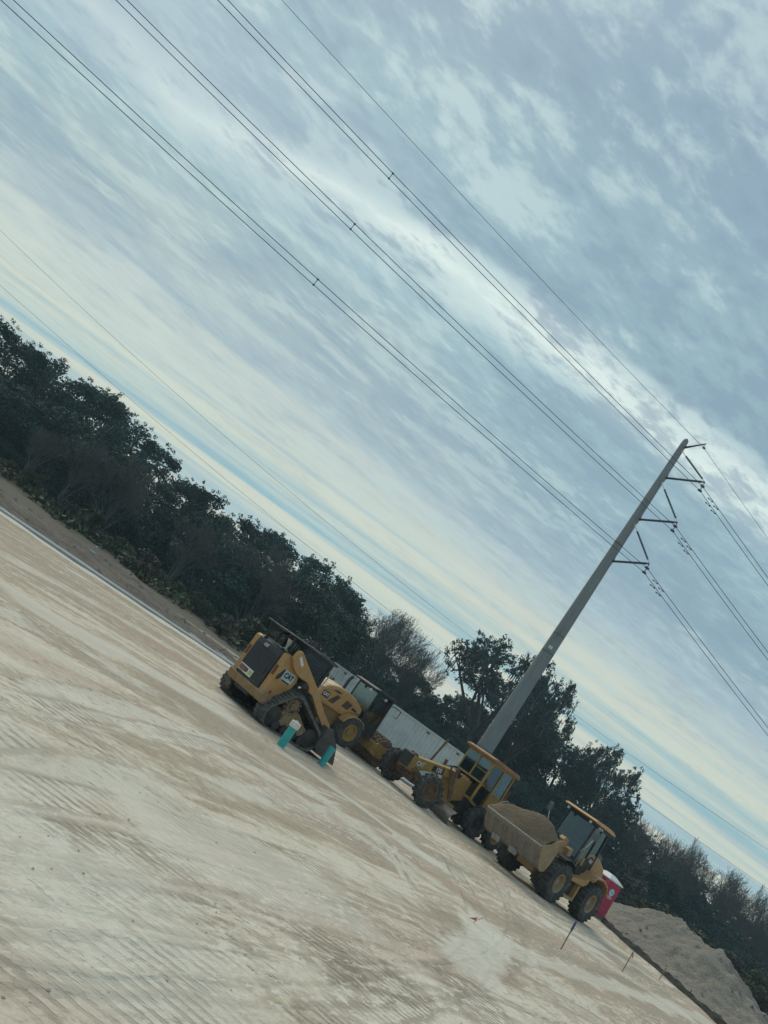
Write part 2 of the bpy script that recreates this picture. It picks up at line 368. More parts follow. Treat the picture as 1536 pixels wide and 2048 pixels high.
PT_ = [((0, 1100), (250, 1240), (470, 1372), .34, 1), ((0, 1215), (300, 1375), (620, 1580), .30, 1), ((0, 1385), (220, 1432), (440, 1478), .11, 1), ((0, 1412), (220, 1452), (440, 1490), .09, 1),
       ((250, 1410), (560, 1565), (900, 1800), .26, 1), ((620, 1440), (960, 1680), (1320, 1900), .22, 1), ((700, 1640), (1000, 1790), (1400, 2048), .30, 1), ((0, 1340), (300, 1400), (600, 1400), .12, 0),
       ((0, 1500), (400, 1640), (700, 1830), .45, 0), ((150, 1300), (500, 1520), (860, 1790), .30, 0), ((500, 1470), (860, 1700), (1250, 1960), .32, 0), ((900, 1720), (1150, 1850), (1450, 2048), .35, 0), ((760, 1672), (790, 1716), (815, 1765), .08, 1), ((790, 1668), (800, 1712), (830, 1760), .06, 1)]
pm = [None, None]
for a_, b_, c_, hw, pale_ in PT_:
    ux, uy, r_ = circ(gp(*a_), gp(*b_), gp(*c_)); ddx = h.m('SUBTRACT', X, ux); ddy = h.m('SUBTRACT', Y, uy)
    off = h.m('ADD', h.m('SUBTRACT', h.m('SQRT', h.m('ADD', h.m('MULTIPLY', ddx, ddx), h.m('MULTIPLY', ddy, ddy))), r_), h.m('MULTIPLY', wob, 1.6 if hw > .15 else .5))
    ab = h.m('ADD', h.m('ABSOLUTE', off), h.m('MULTIPLY', h.m('SUBTRACT', rag, .5), hw * 1.6))
    f_ = h.m('MULTIPLY', h.rng(ab, hw * 1.15, hw * .8), h.rng(h.m('ADD', brk2, h.m('MULTIPLY', brk, .3)), .52, .66))
    if max(abs(gp(*a_).x - gp(*c_).x), 0) < 3: f_ = h.m('MULTIPLY', f_, h.m('MULTIPLY', h.rng(Y, min(gp(*a_).y, gp(*c_).y) - .5, min(gp(*a_).y, gp(*c_).y)), h.rng(Y, max(gp(*a_).y, gp(*c_).y) + .6, max(gp(*a_).y, gp(*c_).y))))
    pm[pale_] = fmax(pm[pale_], f_)
cg = h.mix(h.m('MULTIPLY', pm[0], .6), cg, (.42, .355, .265, 1)); cg = h.mix(h.m('MULTIPLY', pm[1], .72), cg, (.68, .65, .54, 1))
# loose parallel cleat marks everywhere in the near sand
ph2 = h.m('ADD', h.m('ADD', h.m('MULTIPLY', Y, 2 * math.pi / .15), h.m('MULTIPLY', X, 3.)), h.m('MULTIPLY', brk, 11.))
dash = h.noise(h.comb(h.m('MULTIPLY', X, 5.), h.m('MULTIPLY', Y, 13.), 3.), 1., 2., .6)
lpatch = h.noise(pos, .9, 3., .6)
br2 = h.m('MULTIPLY', h.rng(h.m('ADD', h.m('SINE', ph2), h.m('MULTIPLY', h.m('SUBTRACT', rag9, .5), 2.6)), .2, .8, 0, 1, True), h.m('MULTIPLY', h.rng(lpatch, .50, .60), h.rng(dash, .57, .63)))
br2 = h.m('MULTIPLY', br2, h.rng(Y, 24., 13.))
lug_h = fmax(lug_h, h.m('MULTIPLY', br2, .9))
cg = h.mix(h.rng(n_grit, .35, .62, .22, 0.), cg, (.30, .255, .19, 1))
gr2 = h.noise(pos, 11., 5., .75)
cg = h.mix(h.rng(gr2, .36, .48, .24, 0.), cg, (.34, .285, .21, 1)); cg = h.mix(h.rng(gr2, .54, .66, 0., .30), cg, (.72, .68, .56, 1))
c_rut = (.275, .225, .165, 1)
cg = h.mix(h.m('MULTIPLY', rim_h, .8), cg, (.36, .305, .235, 1))
cg = h.mix(h.m('MULTIPLY', lug_h, .92), cg, c_rut)
# crumbly windrows
crm = h.m('MULTIPLY', h.rng(h.noise(st(3.4, 8., 33.), 1., 6., .78, .5), .52, .58), h.rng(h.noise(st(.10, .9, 41.), 1., 4., .6), .47, .55))
cg = h.mix(h.m('MULTIPLY', crm, .8), cg, (.72, .68, .56, 1))
crd = h.m('MULTIPLY', h.rng(h.noise(st(3.8, 9., 53.), 1., 6., .78, .5), .53, .60), h.rng(h.noise(st(.12, .8, 61.), 1., 4., .6), .48, .57))
cg = h.mix(h.m('MULTIPLY', crd, .65), cg, (.30, .25, .19, 1))
# pale cross smear left by a bucket
def smear(pts, hw, amt):
    global cg
    a_, c_ = gp(*pts[0]), gp(*pts[1]); d_ = (c_ - a_); L = d_.length; d_.normalize()
    rx = h.m('SUBTRACT', X, a_.x); ry = h.m('SUBTRACT', Y, a_.y)
    al = h.m('ADD', h.m('MULTIPLY', rx, d_.x), h.m('MULTIPLY', ry, d_.y)); ac = h.m('ADD', h.m('MULTIPLY', rx, -d_.y), h.m('MULTIPLY', ry, d_.x))
    ac = h.m('ADD', ac, h.m('MULTIPLY', h.m('SUBTRACT', brk2, .5), 1.2))
    f = h.m('MULTIPLY', h.m('MULTIPLY', h.rng(al, -.3, .2), h.rng(al, L + .3, L - .3)), h.rng(h.m('ABSOLUTE', ac), hw * 1.2, hw * .8))
    cg = h.mix(h.m('MULTIPLY', f, amt), cg, (.68, .65, .54, 1))
smear(((930, 1935), (985, 1850)), .42, .75); smear(((960, 1870), (1420, 2040)), .35, .55); smear(((1080, 1835), (1220, 1915)), .28, .7)
smear(((1160, 1870), (1300, 1950)), .3, .55); smear(((760, 1490), (1120, 1790)), .35, .6); smear(((560, 1500), (900, 1740)), .3, .6); smear(((0, 1170), (480, 1440)), .6, .6)
smear(((0, 1760), (420, 1880)), .9, .5); smear(((250, 1620), (700, 1800)), .8, .5)
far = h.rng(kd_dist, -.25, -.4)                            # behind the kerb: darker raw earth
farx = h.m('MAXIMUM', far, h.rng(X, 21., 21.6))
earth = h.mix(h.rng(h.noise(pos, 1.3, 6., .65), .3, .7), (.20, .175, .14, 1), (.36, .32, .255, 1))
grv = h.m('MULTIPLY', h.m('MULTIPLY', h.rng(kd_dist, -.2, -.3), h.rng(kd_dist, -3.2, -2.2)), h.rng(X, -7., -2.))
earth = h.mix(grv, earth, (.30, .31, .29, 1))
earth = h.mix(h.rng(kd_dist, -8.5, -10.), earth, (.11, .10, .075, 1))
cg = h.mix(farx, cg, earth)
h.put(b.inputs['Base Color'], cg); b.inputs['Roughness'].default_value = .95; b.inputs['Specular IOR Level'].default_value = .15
hh = h.m('ADD', h.m('MULTIPLY', n_mid, .035), h.m('ADD', h.m('MULTIPLY', h.noise(pos, 7., 6., .65), .03), h.m('MULTIPLY', n_grit, .006)))
hh = h.m('ADD', hh, h.m('SUBTRACT', h.m('MULTIPLY', rim_h, .008), h.m('MULTIPLY', lug_h, .011)))
bp = h.new('ShaderNodeBump'); bp.inputs['Distance'].default_value = 1.0; bp.inputs['Strength'].default_value = .9; h.put(bp.inputs['Height'], hh); h.put(b.inputs['Normal'], bp.outputs[0])

def gz(x, y):
    """gentle unevenness of the pad, flat where machines stand"""
    q = .035 * gnoise(x, y, .35, 1.) + .02 * gnoise(x, y, 1.1, 4.)
    return q - .03
mb = MB()
xs = list(np.arange(-14, 26, .25)); ys = list(np.arange(1.0, 46, .25))
xs = [-900, -300, -100, -40, -20] + xs + [30, 45, 100, 300, 900]; ys = [-60, -10] + ys + [52, 65, 90, 140, 300, 900]
nx, ny = len(xs), len(ys)
mb.add([(x, y, gz(x, y) if (-14 < x < 26 and 1 < y < 46) else -.03) for y in ys for x in xs], [(j * nx + i, j * nx + i + 1, (j + 1) * nx + i + 1, (j + 1) * nx + i) for j in range(ny - 1) for i in range(nx - 1)])
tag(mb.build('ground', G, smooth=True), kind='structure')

# loose stones and clods
mb = MB()
for i in range(800):
    u = rnd.random(); yy = 4 + 30 * u ** 1.5; xx = rnd.uniform(-.65, .62) * yy + rnd.uniform(-1, 1)
    s_ = rnd.choice([.004, .005, .007, .010]) * (1 + yy * .05)
    vs = [Vector((rnd.uniform(.6, 1.2) * a, rnd.uniform(.6, 1.2) * b_, rnd.uniform(.5, .9) * c_)) * s_ + Vector((xx, yy, gz(xx, yy) + s_ * .3)) for a, b_, c_ in ((1, 0, 0), (0, 1, 0), (-1, 0, 0), (0, -1, 0), (.1, .1, 1))]
    mb.add(vs, [(0, 1, 4), (1, 2, 4), (2, 3, 4), (3, 0, 4)])
tag(mb.build('soil_clods', mat('clod', (.50, .45, .36), .95, 0, .3)), 'small loose clods and stones strewn over the graded sand', 'clods', kind='stuff')

# concrete kerb behind the pad, left side
mb = MB()
k0 = ka - kd * 14; k1 = ka + kd * 26
segs = 60
prof = [(0, -.05), (.0, .025), (.03, .045), (.28, .08), (.32, .05), (.34, -.05)]
vs = []
for i in range(segs + 1):
    p = k0 + (k1 - k0) * (i / segs); j = .012 * gnoise(p.x, p.y, 2., 3.)
    for a, z in prof: q = p + kn * (a + j); vs.append((q.x, q.y, z + j * .5))
k = len(prof)
mb.add(vs, [(i * k + j, i * k + j + 1, (i + 1) * k + j + 1, (i + 1) * k + j) for i in range(segs) for j in range(k - 1)])
tag(mb.build('kerb', kerbm), kind='structure')

# ------------------------------------------------------------------ earth heaps
def heapmat(name, c1, c2):
    M = D.materials.new(name); M.use_nodes = True; n = M.node_tree; b = n.nodes['Principled BSDF']; h = N(n)
    p = h.new('ShaderNodeNewGeometry').outputs['Position']
    a = h.noise(p, .9, 7., .68, .4); g2 = h.noise(p, 9., 6., .7)
    a2 = h.noise(p, .5, 6., .65, .4)
    cc = h.mix(h.rng(a, .36, .64), c1 + (1,), c2 + (1,)); cc = h.mix(h.m('MULTIPLY', h.rng(a2, .54, .64), .38), cc, tuple(x * .5 for x in c1) + (1,)); cc = h.mix(h.rng(g2, .4, .7, .35, 0), cc, tuple(x * .55 for x in c1) + (1,))
    h.put(b.inputs['Base Color'], cc); b.inputs['Roughness'].default_value = .97; b.inputs['Specular IOR Level'].default_value = .1
    bp = h.new('ShaderNodeBump'); bp.inputs['Distance'].default_value = 1.; h.put(bp.inputs['Height'], h.m('ADD', h.m('MULTIPLY', h.noise(p, 2.6, 7., .7), .40), h.m('MULTIPLY', g2, .09))); h.put(b.inputs['Normal'], bp.outputs[0])
    return M
def fb(x, y, s, sd):
    return sum(gnoise(x * 1.0 + 7 * i, y + 3 * i, s * 2 ** i, sd + i * 1.7) / 1.8 ** i for i in range(5)) / 2.
def heap(name, a, d, L, w0, w1, ridge, mt, seed, step=.22, rough=.12):
    """ridge(t): height along the axis a + d*t; falls off to -w0 (near side) and +w1 (far side)"""
    nrm = Vector((-d.y, d.x, 0)); nu = int(L / step); nv = int((w0 + w1) / step); vs = []
    for i in range(nu + 1):
        t = L * i / nu; H = ridge(t)
        for j in range(nv + 1):
            s_ = -w0 + (w0 + w1) * j / nv; q = a + d * t + nrm * s_
            k = max(0, 1 - abs(s_) / (w0 if s_ < 0 else w1)); prof = k ** .85 if k > 0 else 0
            z = H * prof * (1 + .10 * fb(q.x, q.y, .9, seed)) + rough * .35 * fb(q.x, q.y, 5.3, seed + 9) * min(1, k * 4) * min(1, H) + rough * fb(q.x, q.y, 1.7, seed + 5) * min(1, k * 3) * min(1, H) - .06
            vs.append((q.x, q.y, z))
    m_ = MB(); m_.add(vs, [(i * (nv + 1) + j, i * (nv + 1) + j + 1, (i + 1) * (nv + 1) + j + 1, (i + 1) * (nv + 1) + j) for i in range(nu) for j in range(nv)])
    return m_.build(name, mt, smooth=True)
def lerp(t, pts):
    for (a, x), (b_, y) in zip(pts, pts[1:]):
        if t <= b_: return x + (y - x) * max(0, (t - a) / (b_ - a))
    return pts[-1][1]
# right pile: ridge on the line x = 24.6, from far (small) to near; heights read off the outline
hm = heapmat('pile_earth', (.37, .33, .275), (.47, .425, .355))
rp = []
for (px, py) in ((1205, 1840), (1240, 1834), (1320, 1825), (1345, 1828), (1385, 1855), (1400, 1882), (1430, 1896), (1458, 1908), (1466, 1940), (1482, 1985), (1508, 1997), (1520, 2032), (1545, 2070)):
    r = ray(px, py); k = 25.6 / r.x; q = CAM + r * k; rp.append((q.y, max(.05, q.z)))
rp = sorted((60 - y, z) for y, z in rp)   # t grows towards the camera
t0 = rp[0][0] - 2
rg = lambda t: lerp(t + t0, [(t0, .05)] + rp + [(rp[-1][0] + 8, 1.2), (rp[-1][0] + 14, .2)])
heap_o = heap('earth_pile', Vector((25.6, 60 - t0, 0)), Vector((0, -1, 0)), rp[-1][0] + 14 - t0, 4.2, 4.0, rg, hm, 2.2, step=.13, rough=.30)
# with d = -Y the "near" side (-w0) lies at x - ; fine for both
tag(heap_o, 'tall grey brown pile of bare earth beyond the black silt fence at the right edge', 'earth pile')
hb = heapmat('bank_earth', (.19, .165, .135), (.34, .30, .245))
bp_ = []
BD = kd
A0 = ka + kn * 6.2 - kd * 12
for (px, py) in ((-60, 935), (0, 975), (90, 1040), (170, 1090), (230, 1128), (262, 1142), (292, 1172), (330, 1212), (372, 1252), (400, 1285)):
    r = ray(px, py)
    # intersection of the view ray with the vertical plane of the ridge
    den = r.dot(kn); k = (A0 - CAM).dot(kn) / den; q = CAM + r * k; bp_.append(((q - A0).dot(kd), max(.03, q.z)))
bp_.sort()
heap_b = heap('spoil_bank', A0, BD, bp_[-1][0] + 2, 5.0, 4.0, lambda t: lerp(t, [(-5, bp_[0][1])] + bp_ + [(bp_[-1][0] + 2, 0.0)]) + .05, hb, 5.5, step=.22, rough=.10)
tag(heap_b, 'long low brown spoil bank behind the concrete kerb, in front of the left wood', 'earth bank')

mb = MB()
def clod(x, y, z, s_):
    vs = [Vector((rnd.uniform(.5, 1.2) * a, rnd.uniform(.5, 1.2) * b_, rnd.uniform(.5, 1.) * c_)) * s_ + Vector((x, y, z)) for a, b_, c_ in ((1, 0, -.3), (0, 1, -.3), (-1, 0, -.3), (0, -1, -.3), (.6, .6, .6), (-.6, -.5, .7))]
    mb.add(vs, [(0, 1, 4), (1, 2, 4), (2, 5, 4), (2, 3, 5), (3, 0, 5), (0, 4, 5)])
for ob, cnt_ in ((heap_o, 900), (heap_b, 700)):
    vv = ob.data.vertices
    for i in range(cnt_):
        v_ = vv[rnd.randrange(len(vv))].co
        if rnd.random() < .55 or v_.z < .35: clod(v_.x + rnd.uniform(-.1, .1), v_.y + rnd.uniform(-.1, .1), v_.z, rnd.choice([.025, .03, .04, .05, .07, .11]))
tag(mb.build('pile_clods', hm), 'lumps of dry earth scattered over the big pile and the long bank', 'clods', kind='stuff')
# silt fence along the right edge of the pad
fr = empty('silt_fence', (20.4, 41.8, 0), 0, 1, 'low black silt fence running along the pad edge in front of the big earth pile', 'fence')
m1 = MB(); pts = [(20.35, 42.3), (20.3, 40), (20.42, 37.), (20.5, 34.), (20.62, 31.), (20.9, 28.), (21.1, 24)]
vs = []; nn = 90
for i in range(nn + 1):
    y = 41.5 - (41.5 - 24) * i / nn; x = lerp(42.3 - y, [(42.3 - b_, a) for a, b_ in pts]); z = .20 + .025 * math.sin(i * 1.3) + .03 * math.sin(i * .37) - max(0, (31 - y)) * .02
    for zz_, o_ in ((-.05, 0), (z * .5, .03 * math.sin(i * .9)), (z, .02 * math.sin(i * 2.1))): vs.append((x - 20.4 + o_, y - 41.8, zz_))
    for zz_, o_ in ((z, .012 + .02 * math.sin(i * 2.1)), (-.05, .012)): vs.append((x - 20.4 + o_, y - 41.8, zz_))
m1.add(vs, [(i * 5 + j, i * 5 + j + 1, (i + 1) * 5 + j + 1, (i + 1) * 5 + j) for i in range(nn) for j in range(4)])
m1.build('fabric', fabr, fr)
for i in range(9):
    y = 41.4 - i * 2.1; x = lerp(42.3 - y, [(42.3 - b_, a) for a, b_ in pts])
    MB().bar((x - 20.4 + .05, y - 41.8, -.05), (x - 20.4 + .05, y - 41.8, .30), .035).build('post', wood, fr)

# ------------------------------------------------------------------ site furniture
def pvc(base, top_px, r, cap, label):
    o = empty('pipe_riser', base, 0, 1, label, 'pipe', 'upright teal pipes in the sand')
    Hh = top_px
    m_ = MB().lathe([(r, -.15), (r, Hh), (r * .88, Hh), (r * .88, Hh - .3)], (0, 0, 0), 28, 'z'); m_.build('pipe', teal, o, smooth=True)
    if cap:
        MB().lathe([(r * 1.02, Hh - .10), (r * 1.22, Hh - .10), (r * 1.25, Hh - .02), (r * 1.22, Hh + .03), (r * 1.05, Hh + .045), (.001, Hh + .05)], (0, 0, 0), 28, 'z').build('cap', capm, o, smooth=True)
        MB().box((0, 0, Hh + .06), (r * .7, r * .7, .03)).build('nut', capm, o, bevel=.004)
    return o
pb = gp(561, 1491.5); pvc((pb.x, pb.y, -.02), .60, .098, True, 'teal plastic pipe with a white cap standing in front of the tracked loader')
pb = gp(643.5, 1527); o = pvc((pb.x, pb.y, -.02), .50, .092, False, 'open teal plastic pipe without a cap, beside the loader bucket')

def stake(px, py, h_, w, label, kind):
    b_ = gp(px, py); o = empty('survey_stake', (b_.x, b_.y, -.02), rnd.uniform(0, 1), 1, label, 'stake', 'survey stakes in the sand')
    o.rotation_euler = (rnd.uniform(-.04, .04), rnd.uniform(-.04, .04), .3)
    MB().bar((0, 0, -.1), (0, 0, h_), w, w * .45).build('stake', wood, o)
    if kind == 'blue':
        MB().prism([(-.02, h_ - .22), (.02, h_ - .24), (.019, h_ - .02), (0, h_ + .02), (-.019, h_ - .02)], -.017, .017).build('painted_top', bluef, o)
    elif kind == 'pink':
        m_ = MB().box((0, 0, h_ - .06), (w * 1.4, w * 1., .05)); m_.prism([(0, h_ - .06), (.03, h_ - .05), (.09, h_ - .16), (.06, h_ - .19), (.01, h_ - .1)], -.012, -.004); m_.build('ribbon', redf, o)
    return o
stake(1123, 1896, .68, .03, 'thin survey stake with a blue painted top in front of the wheel loader', 'blue')
stake(1246, 1940, .62, .028, 'thin survey stake with a pink ribbon on top near the silt fence', 'pink')
stake(1319, 1958, .42, .03, 'short plain wooden stake nearest the right corner of the pad', None)
b_ = gp(947, 1843); o = empty('marker_flag', (b_.x, b_.y, 0), .4, 1, 'small red marker flag lying bent in the pale sand', 'flag')
MB().tube([(0, 0, -.03), (.05, 0, .05), (.16, .02, .13)], .006, 5).build('wire', redf, o)
MB().prism([(-.12, .015), (.02, .03), (.03, .09), (-.05, .05)], -.01, .01).build('flag', redf, o)
b_ = gp(176, 1116); o = empty('utility_marker', (b_.x, b_.y, -.02), .5, 1, 'slim pale grey utility marker standing behind the kerb on the bare bank', 'marker post')
MB().b2((-.03, -.03, -.1), (.03, .03, .62)).build('post', pale, o, bevel=.006)
MB().b2((-.16, -.045, .30), (.16, -.02, .36)).build('crosspiece', pale, o, bevel=.004); MB().b2((-.075, -.05, .40), (.075, .05, .60)).build('head_box', mat('grey_box', (.30, .34, .34), .6), o, bevel=.006)

# shipping container
def streak0(M_, c1, sx, sz, amt):
    n_ = M_.node_tree; b_ = n_.nodes['Principled BSDF']; h_ = N(n_); t_ = h_.new('ShaderNodeTexCoord').outputs['Object']; x_, y_, z_ = h_.sep(t_)
    q_ = h_.noise(h_.comb(h_.m('MULTIPLY', x_, sx), h_.m('MULTIPLY', y_, sx), h_.m('MULTIPLY', z_, sz)), 1., 6., .65)
    src = b_.inputs['Base Color'].links[0].from_socket; h_.put(b_.inputs['Base Color'], h_.mix(h_.m('MULTIPLY', h_.rng(q_, .54, .70), amt), src, tuple(c1) + (1,)))
streak0(contm, (.30, .29, .26), 3.5, .5, .3)
c0 = Vector((3.45, 59.5, 0)); c1 = Vector((15.3, 54.6, 0))
cdv = (c1 - c0); L = 12.19; ang = math.atan2(cdv.y, cdv.x)
o = empty('shipping_container', (c0.x, c0.y, 0), ang, 1, 'long pale grey corrugated shipping container standing behind the parked machines', 'container')
Wd, Hc = 2.44, 2.85
def corr(x0, x1, y, z0, z1, sgn, pit=.28, dep=.045):
    vs = []; x = x0; pts = []
    while x < x1 - .01:
        for a, d_ in ((0, 0), (.07, 0), (.11, 1), (.18, 1), (.22, 0)): 
            if x + a < x1: pts.append((x + a, y - sgn * d_ * dep))
        x += pit
    pts.append((x1, y)); nn = len(pts)
    m_ = MB(); m_.add([(a, b_, z) for z in (z0, z1) for a, b_ in pts], [(i, i + 1, nn + i + 1, nn + i) for i in range(nn - 1)]); return m_
corr(.12, L - .12, .02, .16, Hc - .13, -1).build('side_wall', contm, o); corr(.12, L - .12, Wd - .02, .16, Hc - .13, 1).build('side_wall', contm, o)
m_ = MB()
for y in (0, Wd - .1): m_.b2((0, y, .04), (L, y + .1, .17))
for x in (0, L - .13):
    for y in (-.005, Wd - .125): m_.b2((x - .003, y, .17), (x + .133, y + .13, Hc - .1))
m_.build('frame', contm, o, bevel=.01)
m_ = MB()
for y in (-.01, Wd - .1): m_.b2((0, y, Hc - .12), (L, y + .11, Hc))
m_.build('top_rail', mat('container_rail', (.55, .58, .57), .6, 0, .08), o, bevel=.01)
MB().b2((.01, .1, Hc - .06), (L - .01, Wd - .1, Hc - .02)).build('roof', contm, o)
m_ = MB().b2((-.01, .13, .17), (.05, Wd / 2 - .01, Hc - .13)); m_.build('door', contm, o, bevel=.01); MB().b2((-.01, Wd / 2 + .01, .17), (.05, Wd - .13, Hc - .13)).build('door', contm, o, bevel=.01)
for y in (.4, .8, 1.6, 2.0): MB().cyl((-.04, y, .2), (-.04, y, Hc - .15), .02, n=8).build('lock_rod', contm, o)
corr(.14, Wd - .14, 0, .17, Hc - .13, 1)
ew = MB().b2((L - .06, .13, .17), (L - .01, Wd - .13, Hc - .13)); ew.build('end_wall', contm, o)
for i in range(5): MB().b2((1.0 + i * 2.4, -.022, Hc - .30), (1.22 + i * 2.4, -.003, Hc - .18)).build('vent', mat('vent_dark', (.08, .09, .09), .8), o)

# portable toilet
b_ = at(1186, 1810, 42.4)
o = empty('portable_toilet', (b_.x, b_.y, 0), R(24), .92, 'magenta portable toilet with a white roof behind the wheel loader', 'portable toilet')
MB().prism([(-.56, .12), (.56, .12), (.53, 2.05), (-.53, 2.05)], -.58, .58).build('cabin', pink, o, bevel=.03)
MB().b2((-.6, -.62, 0), (.6, .62, .12)).build('base', mat('grey_plastic', (.12, .12, .12), .7), o, bevel=.02)
m_ = MB(); vs = []
for z, a in ((2.02, .60), (2.06, .61), (2.10, .58), (2.30, .20), (2.31, .1)): vs += [(x * a, y * a, z) for x, y in ((-1, -1), (1, -1), (1, 1), (-1, 1))]
m_.add(vs, [(i * 4 + j, i * 4 + (j + 1) % 4, (i + 1) * 4 + (j + 1) % 4, (i + 1) * 4 + j) for i in range(4) for j in range(4)] + [(3, 2, 1, 0), (16, 17, 18, 19)]); m_.build('roof', roofw, o)
for sx in (-1,):
    MB().b2((-.36, -.62, .2), (.36, -.575, 1.95)).build('door', mat('magenta_door', (.36, .03, .07), .45), o, bevel=.015)
    MB().b2((-.545, -.3, 1.78), (-.51, .3, 1.95)).build('vent', mat('magenta_vent', (.12, .015, .035), .6), o)
lg = MB()
for a in range(24):
    pass
bl_ = mat('sky_blue_label', (.25, .50, .62), .5)
# round emblem with bars underneath, on the side and on the door
for org, xd in (((-.56, .12, 1.45), (0, -1, 0)), ((-.0, -.627, 1.5), (1, 0, 0))):
    xd = Vector(xd); nrm_ = xd.cross(Vector((0, 0, 1))); q = Vector(org)
    m_ = MB(); m_.cyl(q - nrm_ * .0, q + nrm_ * .012, .19, n=28); m_.build('emblem', wht, o)
    m_ = MB(); m_.cyl(q + nrm_ * .006 + Vector((0, 0, .0)), q + nrm_ * .016, .14, n=28); m_.build('emblem_disc', bl_, o)
    m_ = MB(); plate(m_, q + nrm_ * .012 + Vector((0, 0, -.25)), xd, (0, 0, 1), .36, .05, .01); plate(m_, q + nrm_ * .012 + Vector((0, 0, -.34)), xd, (0, 0, 1), .30, .035, .01); m_.build('label_bar', wht, o)

# ------------------------------------------------------------------ wheels and tracks
def tyre(parent, c, Rr, w, rr, rimmat, lugs=18, lugh=.05, side=-1, kind='chev', name='wheel', rimdeep=.12, slant=.16):
    """tyre with cleats around Y; side = which side the rim face points to"""
    m_ = MB(); s = w / 2; Rb = Rr - lugh
    prof = [(rr, -s * .78), (rr * 1.06, -s * .92), (rr + (Rb - rr) * .35, -s), (rr + (Rb - rr) * .75, -s * .98), (Rb - .02, -s * .88), (Rb, -s * .7), (Rb + .01, 0), (Rb, s * .7), (Rb - .02, s * .88), (rr + (Rb - rr) * .75, s * .98), (rr + (Rb - rr) * .35, s), (rr * 1.06, s * .92), (rr, s * .78)]
    m_.lathe(prof, (0, 0, 0), 48)
    for i in range(lugs * 2):
        e = 1 if i % 2 else -1; a = 2 * math.pi * i / (lugs * 2)
        aw = math.pi / lugs * .46
        def q(an_, y, r): return (r * math.cos(an_), y, r * math.sin(an_))
        vs = []
        for (yy, off) in ((e * s * .98, 0), (e * s * .03, slant)):
            for an_, r in ((a + off - aw, Rb - .03 if abs(yy) > s * .9 else Rb - .01), (a + off + aw, Rb - .03 if abs(yy) > s * .9 else Rb - .01), (a + off + aw * .8, Rr - (.02 if abs(yy) > s * .9 else 0)), (a + off - aw * .8, Rr - (.02 if abs(yy) > s * .9 else 0))): vs.append(q(an_, yy, r))
        m_.add(vs, [(0, 1, 2, 3), (7, 6, 5, 4), (0, 4, 5, 1), (1, 5, 6, 2), (2, 6, 7, 3), (3, 7, 4, 0)])
    o = m_.build(name, rub, parent, smooth=True); o.location = c
    f = side; y0 = f * s
    rp_ = [(rr, f * -s * .8), (rr * 1.0, y0 * .80), (rr * 1.03, y0 * .88), (rr * .95, y0 * .90), (rr * .90, y0 * .78), (rr * .80, y0 * .78 - f * rimdeep), (rr * .42, y0 * .78 - f * rimdeep), (rr * .40, y0 * .78 - f * (rimdeep - .06)), (rr * .22, y0 * .78 - f * (rimdeep - .08)), (.001, y0 * .78 - f * (rimdeep - .09))]
    rm = MB().lathe(rp_, (0, 0, 0), 32)
    for i in range(8):
        a = math.pi / 4 * i; rm.cyl((rr * .32 * math.cos(a), y0 * .78 - f * (rimdeep - .05), rr * .32 * math.sin(a)), (rr * .32 * math.cos(a), y0 * .78 - f * (rimdeep - .10), rr * .32 * math.sin(a)), .02, n=6)
    rm.build('rim', rimmat, o, smooth=True)
    return o
def hull_path(circs, n=14):
    """closed outline around circles (x,z,r) listed clockwise or anticlockwise as a convex hull"""
    pts = [(x + r * math.cos(2 * math.pi * k / 72), z + r * math.sin(2 * math.pi * k / 72)) for x, z, r in circs for k in range(72)]
    pts = sorted(set((round(a, 5), round(b_, 5)) for a, b_ in pts))
    def half(ps):
        out = []
        for p in ps:
            while len(out) >= 2 and (out[-1][0] - out[-2][0]) * (p[1] - out[-2][1]) - (out[-1][1] - out[-2][1]) * (p[0] - out[-2][0]) <= 0: out.pop()
            out.append(p)
        return out
    lo_, up_ = half(pts), half(pts[::-1]); return lo_[:-1] + up_[:-1]
def resample(path, step):
    P_ = [Vector((a, 0, b_)) for a, b_ in path]; out = []; n_ = len(P_); tot = sum((P_[(i + 1) % n_] - P_[i]).length for i in range(n_)); k = max(8, int(tot / step)); st_ = tot / k
    acc = 0; i = 0; cur = P_[0]; out.append(cur.copy()); need = st_
    for i in range(n_):
        a, b_ = P_[i], P_[(i + 1) % n_]; L_ = (b_ - a).length
        while need <= L_ + 1e-9 and len(out) < k:
            out.append(a + (b_ - a) * (need / L_ if L_ else 0)); need += st_
        need -= L_
    return out
def logo(parent, org, xd, yd, sz, bgm=None, s='CAT', col_=wht, tri=True):
    """lettering on a small dark plate with the yellow triangle"""
    org = Vector(org); xd = Vector(xd).normalized(); yd = Vector(yd).normalized(); zd = xd.cross(yd)
    if bgm: m_ = MB(); plate(m_, org + zd * .004, xd, yd, sz * 2.1, sz * 1.35, .008); lb = m_.build('label', bgm, parent)
    t = text(s, sz, col_, parent, 'lettering', org + zd * .012, xd, yd, squash=.9, bold=.03)
    if tri:
        m_ = MB(); q = org + zd * .019 - yd * sz * .30
        m_.add([q - xd * sz * .26, q + xd * sz * .26, q + yd * sz * .3, q - xd * sz * .26 + zd * .003, q + xd * sz * .26 + zd * .003, q + yd * sz * .3 + zd * .003], [(0, 1, 2), (5, 4, 3), (0, 1, 4, 3), (1, 2, 5, 4), (2, 0, 3, 5)]); m_.build('triangle', yel, parent)

